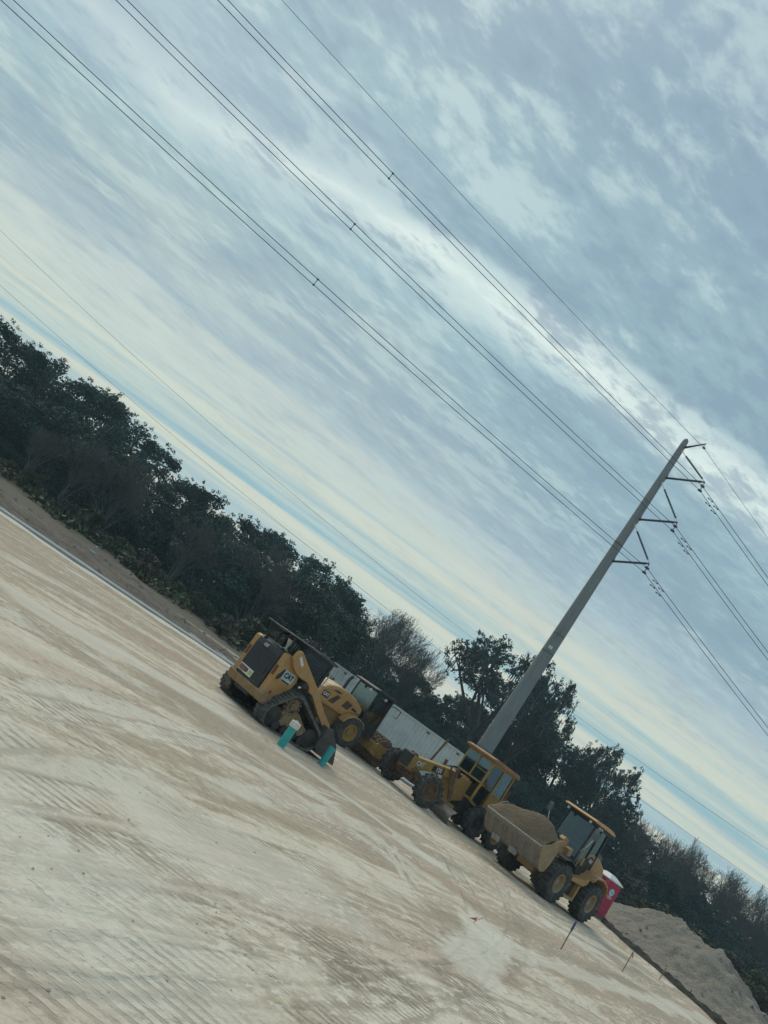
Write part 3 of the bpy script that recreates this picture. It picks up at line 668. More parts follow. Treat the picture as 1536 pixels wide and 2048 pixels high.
# ------------------------------------------------------------------ compact track loader
def frame_at(x, y, deg, s, dy=0.):
    a = R(deg); return (x - math.sin(a) * dy * s, y + math.cos(a) * dy * s, -.03)
CT = empty('track_loader', frame_at(0.95, 22.3, 41, 1.1, .12), R(41), 1.1, 'compact yellow track loader seen from behind, black engine door and dark caged cab', 'track loader')
for sy in (-1, 1):
    cs = [(-.96, .30, .26), (-.60, .70, .25), (.38, .29, .25)]
    path = hull_path(cs); rs_ = resample(path, .045); n_ = len(rs_); m_ = MB()
    cen = sum(rs_, Vector()) / n_; vs = []
    yi, yo = sy * .60, sy * .98
    for i, p in enumerate(rs_):
        t_ = (rs_[(i + 1) % n_] - rs_[i - 1]).normalized(); nr = Vector((t_.z, 0, -t_.x))
        if nr.dot(p - cen) < 0: nr = -nr
        for y, d_ in ((yi, 0), (yo, 0), (yo, .045), (yi, .045)): q = p + nr * d_; vs.append((q.x, y, q.z))
    m_.add(vs, [(i * 4 + j, i * 4 + (j + 1) % 4, ((i + 1) % n_) * 4 + (j + 1) % 4, ((i + 1) % n_) * 4 + j) for i in range(n_) for j in range(4)])
    for i in range(0, n_, 2):
        p = rs_[i]; t_ = (rs_[(i + 1) % n_] - rs_[i - 1]).normalized(); nr = Vector((t_.z, 0, -t_.x))
        if nr.dot(p - cen) < 0: nr = -nr
        off = .015 * (1 if (i // 2) % 2 else -1)
        for (ya, yb) in ((yi + sy * .01, yi + sy * .17), (yi + sy * .20, yo - sy * .01)):
            c_ = p + nr * .055; M = Matrix((t_, Vector((0, 1, 0)), nr)).transposed()
            m_.box((c_.x, (ya + yb) / 2, c_.z), (.05, abs(yb - ya), .045), M)
    tr = m_.build('track', trk, CT)
    m_ = MB()
    for (x, z, r) in ((cs[0][0], cs[0][1], cs[0][2] - .03), (cs[2][0], cs[2][1], cs[2][2] - .03)): m_.lathe([(r * .5, -.13), (r, -.12), (r, -.05), (r * .7, -.04), (r * .7, .04), (r, .05), (r, .12), (r * .5, .13), (.05, .15), (.001, .15)] if sy > 0 else [(.001, -.15), (.05, -.15), (r * .5, -.13), (r, -.12), (r, -.05), (r * .7, -.04), (r * .7, .04), (r, .05), (r, .12), (r * .5, .13)], (x, sy * .80, z), 24)
    for k_ in range(4): m_.cyl((-.75 + k_ * .31, sy * .66, .15), (-.75 + k_ * .31, sy * .95, .15), .115, n=16)
    m_.build('roller', mat('dusty_dark', (.028, .028, .027), .8, 0, .4, (.12, .10, .075), 5., .4), tr, smooth=True)
    m_ = MB(); x, z, r = cs[1]
    for k_ in range(14):
        a = 2 * math.pi * k_ / 14; m_.box((x + (r - .03) * math.cos(a), sy * .8, z + (r - .03) * math.sin(a)), (.05, .2, .05), Matrix.Rotation(-a, 3, 'Y'))
    m_.cyl((x, sy * .72, z), (x, sy * .90, z), r - .07, n=20); m_.cyl((x, sy * .90, z), (x, sy * .94, z), .09, n=12); m_.build('sprocket', brown, tr, smooth=True)
    m_ = MB().prism([(-.95, .20), (.35, .19), (.42, .36), (.12, .42), (-.25, .62), (-.5, .68), (-.68, .52), (-1.0, .40)], sy * .70, sy * .90)
    m_.prism([(-.95, .24), (-.70, .24), (-.62, .45), (-.85, .46)], sy * .86, sy * .90); m_.prism([(-.1, .22), (.32, .22), (.3, .40), (.0, .45)], sy * .86, sy * .89)
    m_.build('track_frame', mat('dusty_yellow_frame', (.20, .13, .06), .85, 0, .3, DUST, 4., .7), tr, bevel=.012)
# body
MB().prism([(-1.36, .52), (-1.36, 1.5), (-.8, 1.55), (-.7, .9), (.35, .75), (.45, .4), (.3, .3), (-1.1, .36)], -.5, .5).build('chassis', dark, CT, bevel=.02)
for sy in (-1, 1):
    sp = MB().prism([(-1.43, .56), (-1.44, 1.56), (-1.36, 1.60), (-1.15, 1.585), (-.98, 1.51), (-.82, 1.36), (-.74, 1.18), (-.77, .97), (-.90, .74), (-1.10, .50), (-1.38, .52)], sy * .50, sy * .70).build('side_panel', yel, CT, bevel=.03)
    MB().prism([(-1.36, .98), (-1.29, 1.0), (-1.19, 1.19), (-1.21, 1.28), (-1.29, 1.27), (-1.37, 1.06)], sy * .698, sy * .706).build('grab_slot', blk, sp, bevel=.008)
    MB().b2((-1.452, sy * .56, 1.02), (-1.436, sy * .65, 1.26)).build('tail_lamp', mat('lamp_brown', (.14, .045, .03), .3), sp, bevel=.006)
    MB().cyl((-1.25, sy * .70, .68), (-1.25, sy * .712, .68), .04, n=14).build('reflector', redm, sp)
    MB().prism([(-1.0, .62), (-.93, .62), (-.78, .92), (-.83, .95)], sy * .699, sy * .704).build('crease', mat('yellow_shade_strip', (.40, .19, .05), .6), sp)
logo(CT, (-1.06, -.706, 1.17), (1, 0, 0), (0, 0, 1), .17, mat('label_grey', (.42, .50, .52), .5), 'CAT', blk, False)
m_ = MB().prism([(-1.17, 1.02), (-.93, 1.02), (-.93, 1.08), (-1.17, 1.08)], -.708, -.702); m_.build('label_foot', blk, CT)
# rear door with louvres
rd = MB().prism([(-1.46, .58), (-1.475, .7), (-1.475, 1.42), (-1.44, 1.56), (-1.38, 1.6), (-1.36, .56)], -.495, .495).build('rear_door', blk, CT, bevel=.025)
m_ = MB()
for k_ in range(9): m_.b2((-1.492, -.40, .86 + k_ * .058), (-1.474, .40, .884 + k_ * .058))
m_.build('louvre', mat('louvre_black', (.035, .042, .048), .5), rd)
logo(rd, (-1.478, -.0 + .07, 1.46), (0, -1, 0), (0, 0, 1), .10, None, 'CAT', wht, True)
m_ = MB(); plate(m_, (-1.482, .17, .74), (0, -1, -.02), (0, -.02, 1), .56, .17, .01); m_.build('sticker', wht, rd)
m_ = MB(); plate(m_, (-1.489, .30, .74), (0, -1, -.02), (0, -.02, 1), .26, .12, .006); m_.build('sticker_red', mat('dull_red', (.22, .09, .09), .6, 0, .5, nscale=30.), rd)
m_ = MB(); m_.cyl((-1.486, .13, .74), (-1.494, .13, .74), .055, n=16); m_.build('sticker_emblem', mat('dull_brown', (.13, .08, .06), .6), rd)
m_ = MB(); plate(m_, (-1.489, -.03, .735), (0, -1, -.02), (0, -.02, 1), .13, .10, .006); m_.build('sticker_green', grnm, rd)
MB().prism([(-1.47, .56), (-1.44, .60), (-1.16, .60), (-1.08, .50), (-1.22, .37), (-1.40, .37)], -.78, .72).build('bumper', mat('bumper_yellow', (.27, .17, .07), .7, 0, .2, DUST, 3., .8), CT, bevel=.02)
m_ = MB().prism([(-1.38, 1.58), (-1.3, 1.63), (-.8, 1.60), (-.8, 1.5), (-1.36, 1.5)], -.47, .47); m_.build('engine_hood', blk, CT, bevel=.02)
MB().bar((-1.36, -.50, 1.615), (-1.30, .48, 1.625), .03).build('hood_rail', mat('grey_bar', (.2, .22, .22), .5), CT)
MB().lathe([(.001, 1.60), (.085, 1.60), (.085, 1.62), (.03, 1.66), (.03, 1.72), (.09, 1.86), (.10, 1.88), (.001, 1.88)], (-1.12, -.12, 0), 16, 'z').build('exhaust_stack', pale, CT, smooth=True)
m_ = MB(); m_.tube([(-1.34, .40, 1.58), (-1.38, .42, 1.74), (-1.34, .36, 1.88), (-1.2, .28, 1.93), (-1.0, .3, 1.92)], .022, 7); m_.tube([(-1.3, .12, 1.6), (-1.28, .16, 1.75), (-1.18, .22, 1.92), (-.95, .3, 1.95)], .035, 7)
m_.build('hose', dark, CT, smooth=True)
cb = MB(); 
for x, y in ((-.82, .42), (-.82, -.42), (.12, .42), (.12, -.42)): cb.bar((x, y, .7), (x, y, 1.97), .07)
cb.b2((-.86, -.46, .7), (.16, .46, 1.05)); cb.b2((-.86, -.46, 1.88), (.16, .46, 1.97))
for y in (-.455, .455):
    for k_ in range(12): cb.bar((-.78 + k_ * .075, y, 1.05), (-.78 + k_ * .075, y, 1.9), .012)
    for k_ in range(9): cb.bar((-.8, y, 1.1 + k_ * .09), (.12, y, 1.1 + k_ * .09), .012)
for k_ in range(10): cb.bar((-.83, -.4 + k_ * .089, 1.05), (-.83, -.4 + k_ * .089, 1.9), .02)
cabo = cb.build('cab', blk, CT)
MB().b2((-.79, -.44, 1.05), (.09, -.43, 1.88)).build('window', glzd, cabo); MB().b2((-.79, .43, 1.05), (.09, .44, 1.88)).build('window', glzd, cabo); MB().b2((-.80, -.4, 1.05), (-.79, .4, 1.88)).build('window', glzd, cabo)
MB().prism([(-.6, .9), (-.1, .9), (-.1, 1.05), (-.45, 1.08), (-.5, 1.6), (-.62, 1.6)], -.24, .24).build('seat', seatm, cabo, bevel=.03)
rf = MB().prism([(-1.50, 1.985), (-1.50, 2.01), (.0, 2.05), (.20, 2.03), (.20, 1.99), (.1, 1.97)], -.56, .60).build('roof', mat('roof_black', (.03, .038, .045), .45, 0, .2, (.2, .22, .22), 2., .3), CT, bevel=.01)
for y in (-.5, .54): MB().bar((-1.4, y, 1.99), (-1.25, y * .85, 1.60), .035).build('roof_strut', blk, CT)
m_ = MB(); m_.tube([(.17, -.47, 1.93), (.20, -.49, 1.7), (.18, -.48, 1.42)], .018, 6); m_.build('grab_rail', pale, CT)
# lift arms
for sy in (-1, 1):
    la = MB().prism(([(-1.34, 1.56), (-1.34, 1.70), (-1.29, 1.80), (-1.22, 1.81), (-.56, 1.50)] if sy < 0 else [(-1.16, 1.42), (-1.18, 1.56), (-1.10, 1.62), (-.9, 1.60), (-.60, 1.50)]) + [ (-.18, 1.33), (.43, .97), (.86, .78), (1.02, .52), (.98, .34), (.84, .33), (.80, .52), (.66, .66), (.28, .85), (-.24, 1.14), (-.36, 1.14), (-.42, 1.22), (-.50, 1.27), (-.62, 1.31), (-.80, 1.30), (-1.04, 1.34), (-1.2, 1.42)], sy * .715, sy * .82).build('lift_arm', yel, CT, bevel=.015)
    sy < 0 and MB().prism([(-1.23, 1.66), (-1.03, 1.52), (-1.0, 1.58), (-1.2, 1.72)], sy * .821, sy * .827).build('label', wht, la)
    MB().cyl((-.62, sy * .71, 1.22), (-.62, sy * .86, 1.22), .07, n=14).build('pivot', dark, la); MB().cyl((.9, sy * .7, .42), (.9, sy * .85, .42), .05, n=14).build('pivot', dark, la)
    m_ = MB().cyl((-.95, sy * .60, .72), (-.55, sy * .60, 1.08), .055, n=12); m_.build('lift_cylinder', dark, CT); MB().cyl((-.56, sy * .60, 1.07), (-.38, sy * .60, 1.22), .03, n=10).build('piston_rod', chrome, CT)
MB().prism([(-.9, .5), (-.2, .55), (.5, .5), (.55, .85), (-.1, 1.1), (-.72, 1.2)], -.60, .60).build('lower_body', blk, CT, bevel=.02)
# bucket
bk = MB(); prof = [(.66, .74), (.58, .52), (.60, .26), (.74, .10), (1.50, .05), (1.52, .08), (.86, .16), (.76, .28), (.74, .50), (.80, .74)]
bk.prism(prof, -1.0, 1.0)
for y in (-1.0, .98): bk.prism([(.62, .74), (.60, .20), (.78, .11), (1.50, .06), (1.46, .14), (1.25, .46), (.98, .66), (.82, .76)], y, y + .025 if y > 0 else y - .025)
bk.b2((.60, -.7, .3), (.66, .7, .7)); bko = bk.build('bucket', mat('dark_bucket', (.05, .055, .055), .6, .2, .3, (.14, .12, .095), 4., .5), CT, bevel=.006)

for y in (-.30, .30): MB().bar((-1.478, y - .04, .66), (-1.478, y + .04, .66), .02).build('latch', steel, rd)
m_ = MB(); m_.tube([(-.5, -.64, .95), (-.2, -.70, .9), (.1, -.68, .7), (.5, -.7, .62)], .022, 6); m_.build('hose', dark, CT, smooth=True)
MB().b2((-1.41, -.30, .30), (-1.36, .30, .38)).build('tow_plate', dark, CT, bevel=.01)
for y in (-.36, .36): MB().cyl((-1.44, y, 1.585), (-1.36, y, 1.60), .035, n=8).build('hinge', blk, CT)

# ------------------------------------------------------------------ soil compactor
CP = empty('soil_compactor', (3.78, 33.45, -.03), R(38), .915, 'yellow soil compactor with a rounded hood and dark glazed cab, between track loader and grader', 'roller')
hd = MB(); top = [(-2.96, 1.10), (-2.99, 1.32), (-2.90, 1.60), (-2.62, 1.82), (-2.2, 1.95), (-1.6, 2.0), (-1.0, 1.93), (-.35, 1.72), (-.30, 1.50), (-.36, 1.25), (-.75, 1.32), (-1.05, 1.20), (-1.25, 1.02), (-2.5, 1.02)]
hd.prism([(a, b_) for a, b_ in top], -.62, .62)
hdo = hd.build('hood', yel, CT and CP, bevel=.09)
for sy in (-1, 1):
    for pl_ in ([(-2.35, 1.22), (-2.02, 1.22), (-1.82, 1.62), (-2.05, 1.64)], [(-1.55, 1.36), (-1.15, 1.34), (-1.0, 1.64), (-1.42, 1.68)]):
        MB().prism(pl_, sy * .618, sy * .632).build('side_vent', mat('vent_brown', (.085, .05, .035), .8), hdo, bevel=.01)
    MB().prism([(-2.42, 1.70), (-2.2, 1.80), (-1.85, 1.80), (-2.0, 1.70)], sy * .617, sy * .63).build('top_vent', mat('vent_brown', (.085, .05, .035), .8), hdo, bevel=.008)
    fd = MB(); pts = [(-1.30, .92), (-1.2, 1.12), (-.95, 1.30), (-.55, 1.36), (-.22, 1.28), (-.05, 1.1)]; ins = [(a * .97 - .02, b_ - .05) for a, b_ in pts]
    fd.prism(pts + ins[::-1], sy * .60, sy * 1.02); fd.build('fender', yel, CP, bevel=.01)
logo(CP, (-2.62, -.625, 1.40), (1, 0, 0), (0, 0, 1), .19, blk, 'CAT', wht, False)
m_ = MB().prism([(-.95, 1.46), (-.42, 1.44), (-.42, 1.52), (-.95, 1.56)], -.64, -.622); m_.build('badge_dark', blk, CP)
text('CAT', .10, wht, CP, 'lettering', (-.55, -.645, 1.50), (1, 0, 0), (0, 0, 1))
MB().prism([(-2.5, 1.02), (-1.2, 1.02), (-1.0, .60), (-1.3, .42), (-2.2, .46), (-2.45, .7)], -.50, .50).build('rear_frame', mat('belly_yellow', (.22, .13, .05), .8, 0, .3, (.16, .09, .05), 4., .7), CP, bevel=.03)
MB().b2((-2.55, -.7, .42), (-2.2, .7, .62)).build('rear_bumper', dark, CP, bevel=.02)
MB().prism([(-1.4, .45), (.9, .45), (.95, .85), (.2, 1.05), (-1.2, 1.05)], -.42, .42).build('centre_frame', brown, CP, bevel=.03)
for sy in (-1, 1): tyre(CP, (-.62, sy * .80, .66), .68, .52, .36, yel2, 20, .035, sy, rimdeep=.10)
cb = MB()
CX0, CX1 = -.22, .86
for y in (-.70, .70):
    cb.bar((CX0, y, 1.1), (CX0, y, 2.72), .06); cb.bar((.32, y, 1.02), (.32, y, 2.72), .05); cb.bar((CX1, y, .98), (CX1 - .06, y, 2.72), .07)
    cb.bar((CX0, y, 1.62), (.32, y, 1.62), .05); cb.bar((CX0, y, 1.12), (CX1, y, 1.02), .08)
for x in (CX0, CX1): cb.bar((x, -.7, 1.5 if x < 0 else 1.05), (x, .7, 1.5 if x < 0 else 1.05), .07); cb.bar((x, -.7, 2.7), (x, .7, 2.7), .07)
cb.b2((CX0 - .02, -.73, .88), (CX1, .73, 1.14)); cb.b2((CX1 - .10, -.73, 1.0), (CX1 - .02, -.60, 2.7)); cb.b2((.30, -.725, 1.1), (CX1, -.70, 1.45)); cb.prism([(-.25, 1.0), (.3, 1.0), (.3, 1.35), (.05, 1.6), (-.25, 1.6)], -.735, -.70); cb.prism([(-.25, 1.0), (.3, 1.0), (.3, 1.35), (.05, 1.6), (-.25, 1.6)], .70, .735)
cabo = cb.build('cab', blk, CP)
for y in (-.71, .70): MB().b2((CX0, y, 1.15), (.32, y + .01, 2.7)).build('window', glz, cabo); MB().b2((.34, y, 1.15), (CX1 - .04, y + .01, 2.7)).build('door_window', glzd, cabo)
MB().b2((CX0 - .01, -.68, 1.5), (CX0, .68, 2.7)).build('window', glz, cabo); MB().b2((CX1 - .05, -.68, 1.1), (CX1 - .04, .68, 2.7)).build('windscreen', glzd, cabo)
MB().prism([(-.05, 1.1), (.35, 1.1), (.38, 1.42), (.12, 1.46), (.02, 2.1), (-.1, 2.1)], -.26, .26).build('seat', seatm, cabo, bevel=.04)
m_ = MB().cyl((.55, 0, 1.1), (.62, 0, 1.75), .06, n=10); m_.b2((.5, -.25, 1.65), (.78, .25, 1.85)); m_.build('console', blk, cabo, bevel=.02)
rf = MB().prism([(-.55, 2.72), (-.52, 2.80), (-.2, 2.86), (.9, 2.86), (1.06, 2.80), (1.06, 2.74)], -.80, .80).build('roof', blk, CP, bevel=.025)
for x, y in ((-.5, -.5), (-.5, .5), (.3, -.8)): MB().cyl((x, y, 2.62), (x - .07, y, 2.62), .06, n=12).build('work_lamp', pale, CP)
mr = MB().tube([(CX1, -.70, 2.55), (1.02, -.86, 2.62), (1.10, -.98, 2.60)], .018, 6).build('mirror_arm', blk, CP)
m_ = MB(); plate(m_, (1.12, -1.0, 2.42), (.1, -1, 0), (0, 0, 1), .24, .36, .04); m_.build('mirror', blk, mr, bevel=.012); m_ = MB(); plate(m_, (1.095, -1.0, 2.42), (.1, -1, 0), (0, 0, 1), .20, .32, .01); m_.build('mirror_glass', wht, mr)
MB().tube([(-1.62, -.2, 1.9), (-1.62, -.2, 2.35), (-1.60, -.2, 2.5), (-1.52, -.2, 2.62)], .07, 12).build('exhaust_stack', blk, CP, smooth=True)
# drum and its frame
dr = MB(); dr.lathe([(.001, -.90), (.45, -.90), (.56, -.93), (.60, -.93), (.60, .93), (.56, .93), (.45, .90), (.001, .90)], (0, 0, 0), 40)
for i in range(22):
    for j in range(7):
        a = 2 * math.pi * (i + .5 * (j % 2)) / 22; y = -.78 + j * .26
        dr.box((.64 * math.cos(a), y, .64 * math.sin(a)), (.07, .11, .09), Matrix.Rotation(-a, 3, 'Y'))
dr = dr.build('drum', brown, CP, smooth=True); dr.location = (1.80, 0, .66)
m_ = MB()
for y in (-1.10, 1.0): m_.prism([(.98, .46), (.98, .86), (1.1, .98), (2.5, .92), (2.72, .80), (2.72, .46), (2.5, .40), (1.2, .40)], y, y + .10)
m_.b2((.90, -1.08, .48), (1.10, 1.08, .92)); m_.b2((2.55, -1.08, .46), (2.72, 1.08, .84)); m_.build('drum_frame', yel2, CP, bevel=.02)
m_ = MB().b2((1.0, -.5, .9), (1.35, .5, 1.05)); m_.tube([(1.2, -.3, 1.0), (1.5, -.4, 1.12), (1.8, -.7, 1.0)], .03, 7); m_.build('hose_box', rust, CP, bevel=.01)

for k_ in range(4): MB().tube([(-.95 + k_ * .3, -.628, 1.24), (-.93 + k_ * .3, -.632, 1.24)], .02, 6).build('bolt', dark, CP)
m_ = MB().tube([(-.1, -.76, 1.2), (-.1, -.82, 1.5), (-.1, -.82, 2.2), (-.1, -.76, 2.4)], .017, 6); m_.build('grab_rail', blk, CP)
MB().b2((-.05, -.98, .48), (.35, -.74, .52)).build('step', dark, CP)

# ------------------------------------------------------------------ motor grader
GR = empty('motor_grader', (6.8, 32.1, -.03), R(217), .95, 'old faded yellow motor grader with boxy glazed cab and lugged front wheels', 'grader')
for sy in (-1, 1):
    w_ = tyre(GR, (.12, sy * 1.10, .66), .67, .38, .36, rust, 14, .06, sy, slant=.26, rimdeep=.10)
    w_.rotation_euler = (R(4) * sy * 0, 0, R(-8))
m_ = MB().bar((.12, -.95, .62), (.12, .95, .62), .18, .16); m_.prism([(-.1, .5), (.35, .5), (.4, .95), (.2, 1.05), (-.05, .95)], -.28, .28); m_.build('front_axle', rust, GR, bevel=.02)
m_ = MB()
m_.tube([(.5, -.25, .95), (.62, -.5, 1.15), (.45, -.75, 1.0), (.2, -.9, .85)], .03, 7); m_.tube([(.55, .2, .9), (.66, .4, 1.1), (.4, .7, .95)], .03, 7); m_.cyl((.35, -.8, .72), (.35, .1, .78), .045, n=10); m_.cyl((.3, .25, .8), (.3, .85, .72), .045, n=10)
m_.prism([(.55, .7), (.95, .78), (.98, 1.2), (.78, 1.48), (.62, 1.32), (.68, 1.05)], -.30, -.12); m_.prism([(.45, .9), (.72, 1.0), (.7, 1.55), (.55, 1.5)], -.02, .14); m_.cyl((.6, -.35, 1.2), (.6, -.2, 1.55), .06, n=8)
m_.build('steering_gear', rust, GR, bevel=.01)
nk = MB().prism([(1.0, .86), (1.02, 1.36), (.9, 1.42), (.0, 1.56), (-1.0, 1.74), (-1.98, 1.88), (-2.85, 1.95), (-2.85, 1.58), (-2.0, 1.52), (-1.0, 1.36), (-.2, 1.18), (.25, .98), (.45, .82)], -.17, .17).build('goose_neck', yel2, GR, bevel=.02)
m_ = MB().prism([(.92, .9), (1.05, .9), (1.08, 1.45), (.9, 1.5)], -.26, .26); m_.build('front_bumper', dark, nk, bevel=.02)
logo(nk, (.28, .175, 1.28), (-1, 0, -.0 + .14), (.14, 0, 1), .26, None, 'CAT', wht, False)
m_ = MB(); plate(m_, (-.82, .176, 1.50), (-1, 0, .16), (.16, 0, 1), .72, .24, .01); m_.build('label', blk, nk)
text('120', .25, wht, nk, 'lettering', (-.86, .185, 1.50), (-1, 0, .16), (.16, 0, 1), squash=1.0, bold=.03)
# drawbar, circle, blade
m_ = MB(); m_.bar((.25, .0, .85), (-2.3, .62, .62), .12); m_.bar((.25, .0, .85), (-2.3, -.62, .62), .12); m_.bar((-2.3, -.62, .62), (-2.3, .62, .62), .14); m_.build('drawbar', yel2, GR, bevel=.01)
m_ = MB().lathe([(.55, -.06), (.68, -.06), (.68, .06), (.55, .06), (.55, -.06)], (-2.0, 0, .55), 32, 'z'); m_.build('circle_ring', rust, GR)
pr = []
for k_ in range(9):
    t_ = k_ / 8; pr.append((.16 * math.sin(t_ * math.pi) - .12 * t_, .03 + .58 * t_))
bl = MB().prism([(a, z) for a, z in pr] + [(a - .035, z) for a, z in pr[::-1]], -1.75, 1.75).build('blade', steel, GR); bl.location = (-1.75, .15, 0); bl.rotation_euler = (0, 0, R(-22))
m_ = MB()
for y in (-.36, .42):
    m_.cyl((-1.6, y, 1.75), (-1.75, y * 1.8, .75), .05, n=10); m_.cyl((-1.55, y, 2.05), (-1.6, y, 1.7), .075, n=12)
m_.bar((-1.6, -.45, 1.72), (-1.6, .5, 1.72), .14); m_.cyl((-1.4, .15, 1.95), (-1.9, .5, .8), .04, n=8); m_.build('lift_cylinder', rust, GR)
m_ = MB()
for k_ in range(5): m_.tube([(-1.1 - k_ * .12, .18, 1.85 + .03 * k_), (-1.5, .3 + .04 * k_, 2.05), (-1.9, .32, 1.9 - k_ * .04), (-2.5, .25, 1.7 - k_ * .08)], .022, 6)
m_.build('hose', dark, GR, smooth=True)
m_ = MB().bar((-.75, -.45, 1.3), (-1.05, -.45, 2.75), .07); m_.build('lift_link', rust, GR)
m_ = MB().prism([(-1.9, .7), (-2.1, .7), (-2.9, 1.0), (-2.95, 1.9), (-2.2, 1.85), (-1.8, 1.5)], -.34, .34); m_.build('console_tower', yel2, GR, bevel=.03)
# cab
cb = MB(); XF, XR, yw = -2.85, -4.62, .74; zt = 3.06
for y in (-yw, yw):
    cb.bar((XF, y, 1.25), (XF - .05, y, zt), .09); cb.bar((-3.78, y, 1.05), (-3.78, y, zt), .09); cb.bar((XR, y, 1.05), (XR + .05, y, zt), .09)
    cb.bar((XF, y, 2.05), (XF - .25, y, 2.05), .05); cb.bar((-3.78, y, 1.95), (XR, y, 1.95), .07); cb.bar((XF, y, 1.25), (-3.78, y, 1.1), .09); cb.bar((XF, y, zt), (XR, y, zt), .10); cb.bar((-3.78, y, 1.08), (XR, y, 1.08), .09)
    cb.prism([(-3.82, 1.1), (-3.82, 1.93), (XR, 1.93), (XR, 1.1)], y - .02, y + .02)
for x in (XF, XR): cb.bar((x, -yw, zt), (x, yw, zt), .10); cb.bar((x, -yw, 2.08), (x, yw, 2.08), .08)
cb.bar((XF, 0, 2.08), (XF, 0, zt), .07); cb.bar((XF, -yw, 1.3), (XF, yw, 1.3), .1); cb.bar((XF, yw, 2.55), (XF - .01, .05, 2.55), .035); cb.b2((XR - .02, -yw, 1.1), (XR + .02, yw, 2.05))
cabo = cb.build('cab', yel2, GR, bevel=.008)
for y0, y1 in ((-.70, -.04), (.04, .70)): MB().b2((XF - .005, y0, 2.1), (XF + .005, y1, zt - .04)).build('windscreen', glz, cabo)
MB().b2((XF + .0, -.7, 1.34), (XF + .012, .7, 2.04)).build('lower_pane', glzd, cabo)
for y in (-yw, yw): MB().b2((-3.82, y - .004, 1.98), (XR + .08, y + .004, zt - .04)).build('side_window', glz, cabo); MB().b2((XF - .09, y - .004, 2.0), (-3.74, y + .004, zt - .04)).build('door_window', glzd, cabo)
MB().b2((XR - .005, -.7, 2.1), (XR + .005, .7, zt - .04)).build('rear_window', glz, cabo)
MB().prism([(-3.3, 1.3), (-3.9, 1.3), (-3.95, 1.6), (-3.5, 1.65), (-3.45, 1.7), (-3.95, 1.7), (-4.0, 2.5), (-4.1, 2.5), (-4.1, 1.3)], -.28, .28).build('seat', seatm, cabo, bevel=.03)
m_ = MB().cyl((-3.1, 0, 1.3), (-3.25, 0, 1.95), .05, n=8); m_.lathe([(.19, -.015), (.21, 0), (.19, .015), (.18, 0), (.19, -.015)], (-3.27, 0, 1.98), 20, 'z'); m_.build('steering_wheel', blk, cabo)
rf = MB(); rf.prism([(-2.62, 3.10), (-2.58, 3.20), (-2.9, 3.27), (-4.7, 3.27), (-4.84, 3.2), (-4.82, 3.10)], -.86, .86); rf.build('roof', mat('roof_yellow', (.36, .19, .07), .6, 0, .2, (.17, .09, .06), 3., .6), GR, bevel=.03)
MB().prism([(-2.9, .55), (-4.7, .55), (-7.4, .7), (-7.5, 1.15), (-4.7, 1.15), (-2.9, 1.2)], -.42, .42).build('rear_frame', dark, GR, bevel=.02)
eh = MB().prism([(-4.7, 1.15), (-4.7, 2.02), (-7.2, 1.92), (-7.5, 1.7), (-7.5, 1.1)], -.45, .45).build('engine_hood', yel2, GR, bevel=.04)
for y in (-.455, .445): MB().b2((-6.6, y, 1.3), (-5.4, y + .01, 1.75)).build('grille', blk, eh)
MB().cyl((-5.6, .2, 1.95), (-5.6, .2, 2.5), .05, n=10).build('exhaust_pipe', rust, eh)
for sy in (-1, 1):
    MB().prism([(-3.1, .42), (-3.1, .86), (-5.6, .86), (-5.6, .42)], sy * .62, sy * .80).build('tandem_case', dark, GR, bevel=.05)
    for x in (-3.55, -5.10): tyre(GR, (x, sy * 1.02, .66), .67, .38, .36, dark if x > -4 else yel2, 14, .06, sy, slant=.26, rimdeep=.10)  # leading tandem rims coloured dark to stand in for deep shade under the cab

# ------------------------------------------------------------------ wheel loader
WL = empty('wheel_loader', (12.75, 31.45, -.03), R(220), 1.04, 'yellow wheel loader holding up a dirt-filled bucket beside the magenta toilet', 'wheel loader')
for sy in (-1, 1):
    for x, ro in ((1.05, 0), (-1.70, 0)): tyre(WL, (x, sy * .92, .71), .72, .50, .33, yel, 22, .04, sy, rimdeep=.14, slant=.10)
MB().prism([(.3, .5), (1.6, .5), (1.7, .8), (1.45, 1.25), (1.0, 1.62), (.55, 1.6), (.4, 1.1), (.2, .9)], -.36, .36).build('front_frame', yel, WL, bevel=.03)
m_ = MB().bar((1.05, -.8, .70), (1.05, .8, .70), .24, .22); m_.bar((-1.70, -.8, .70), (-1.70, .8, .70), .24, .22); m_.build('axle', brown, WL, bevel=.03)
MB().prism([(.25, .55), (.25, .95), (-1.0, 1.05), (-2.5, 1.1), (-2.55, .62), (-.9, .5)], -.40, .40).build('rear_frame', mat('frame_yellow', (.30, .17, .055), .7, 0, .2, DUST, 4., .6), WL, bevel=.03)
hp = [(-.62, 1.30), (-.55, 1.85), (-.78, 2.12), (-1.1, 2.22), (-1.7, 2.18), (-2.35, 2.0), (-2.62, 1.68), (-2.66, 1.15), (-2.3, 1.05), (-2.15, 1.38), (-1.75, 1.55), (-1.25, 1.40), (-1.05, 1.15), (-.7, 1.15)]
hdo = MB().prism(hp, -.62, .62).build('rear_hood', yel, WL, bevel=.08)
MB().prism([(-1.0, 2.2), (-1.1, 2.40), (-1.5, 2.44), (-2.1, 2.30), (-2.45, 1.98), (-2.3, 2.0), (-1.7, 2.18)], -.45, .45).build('hood_top', mat('hood_grey', (.07, .09, .09), .45, 0, .1), WL, bevel=.07)
MB().prism([(-.85, 1.84), (-1.22, 1.75), (-1.32, 1.95), (-1.12, 2.10), (-.9, 2.06)], .622, .632).build('label', blk, hdo, bevel=.01); MB().prism([(-.85, 1.84), (-1.22, 1.75), (-1.32, 1.95), (-1.12, 2.10), (-.9, 2.06)], -.632, -.622).build('label', blk, hdo)
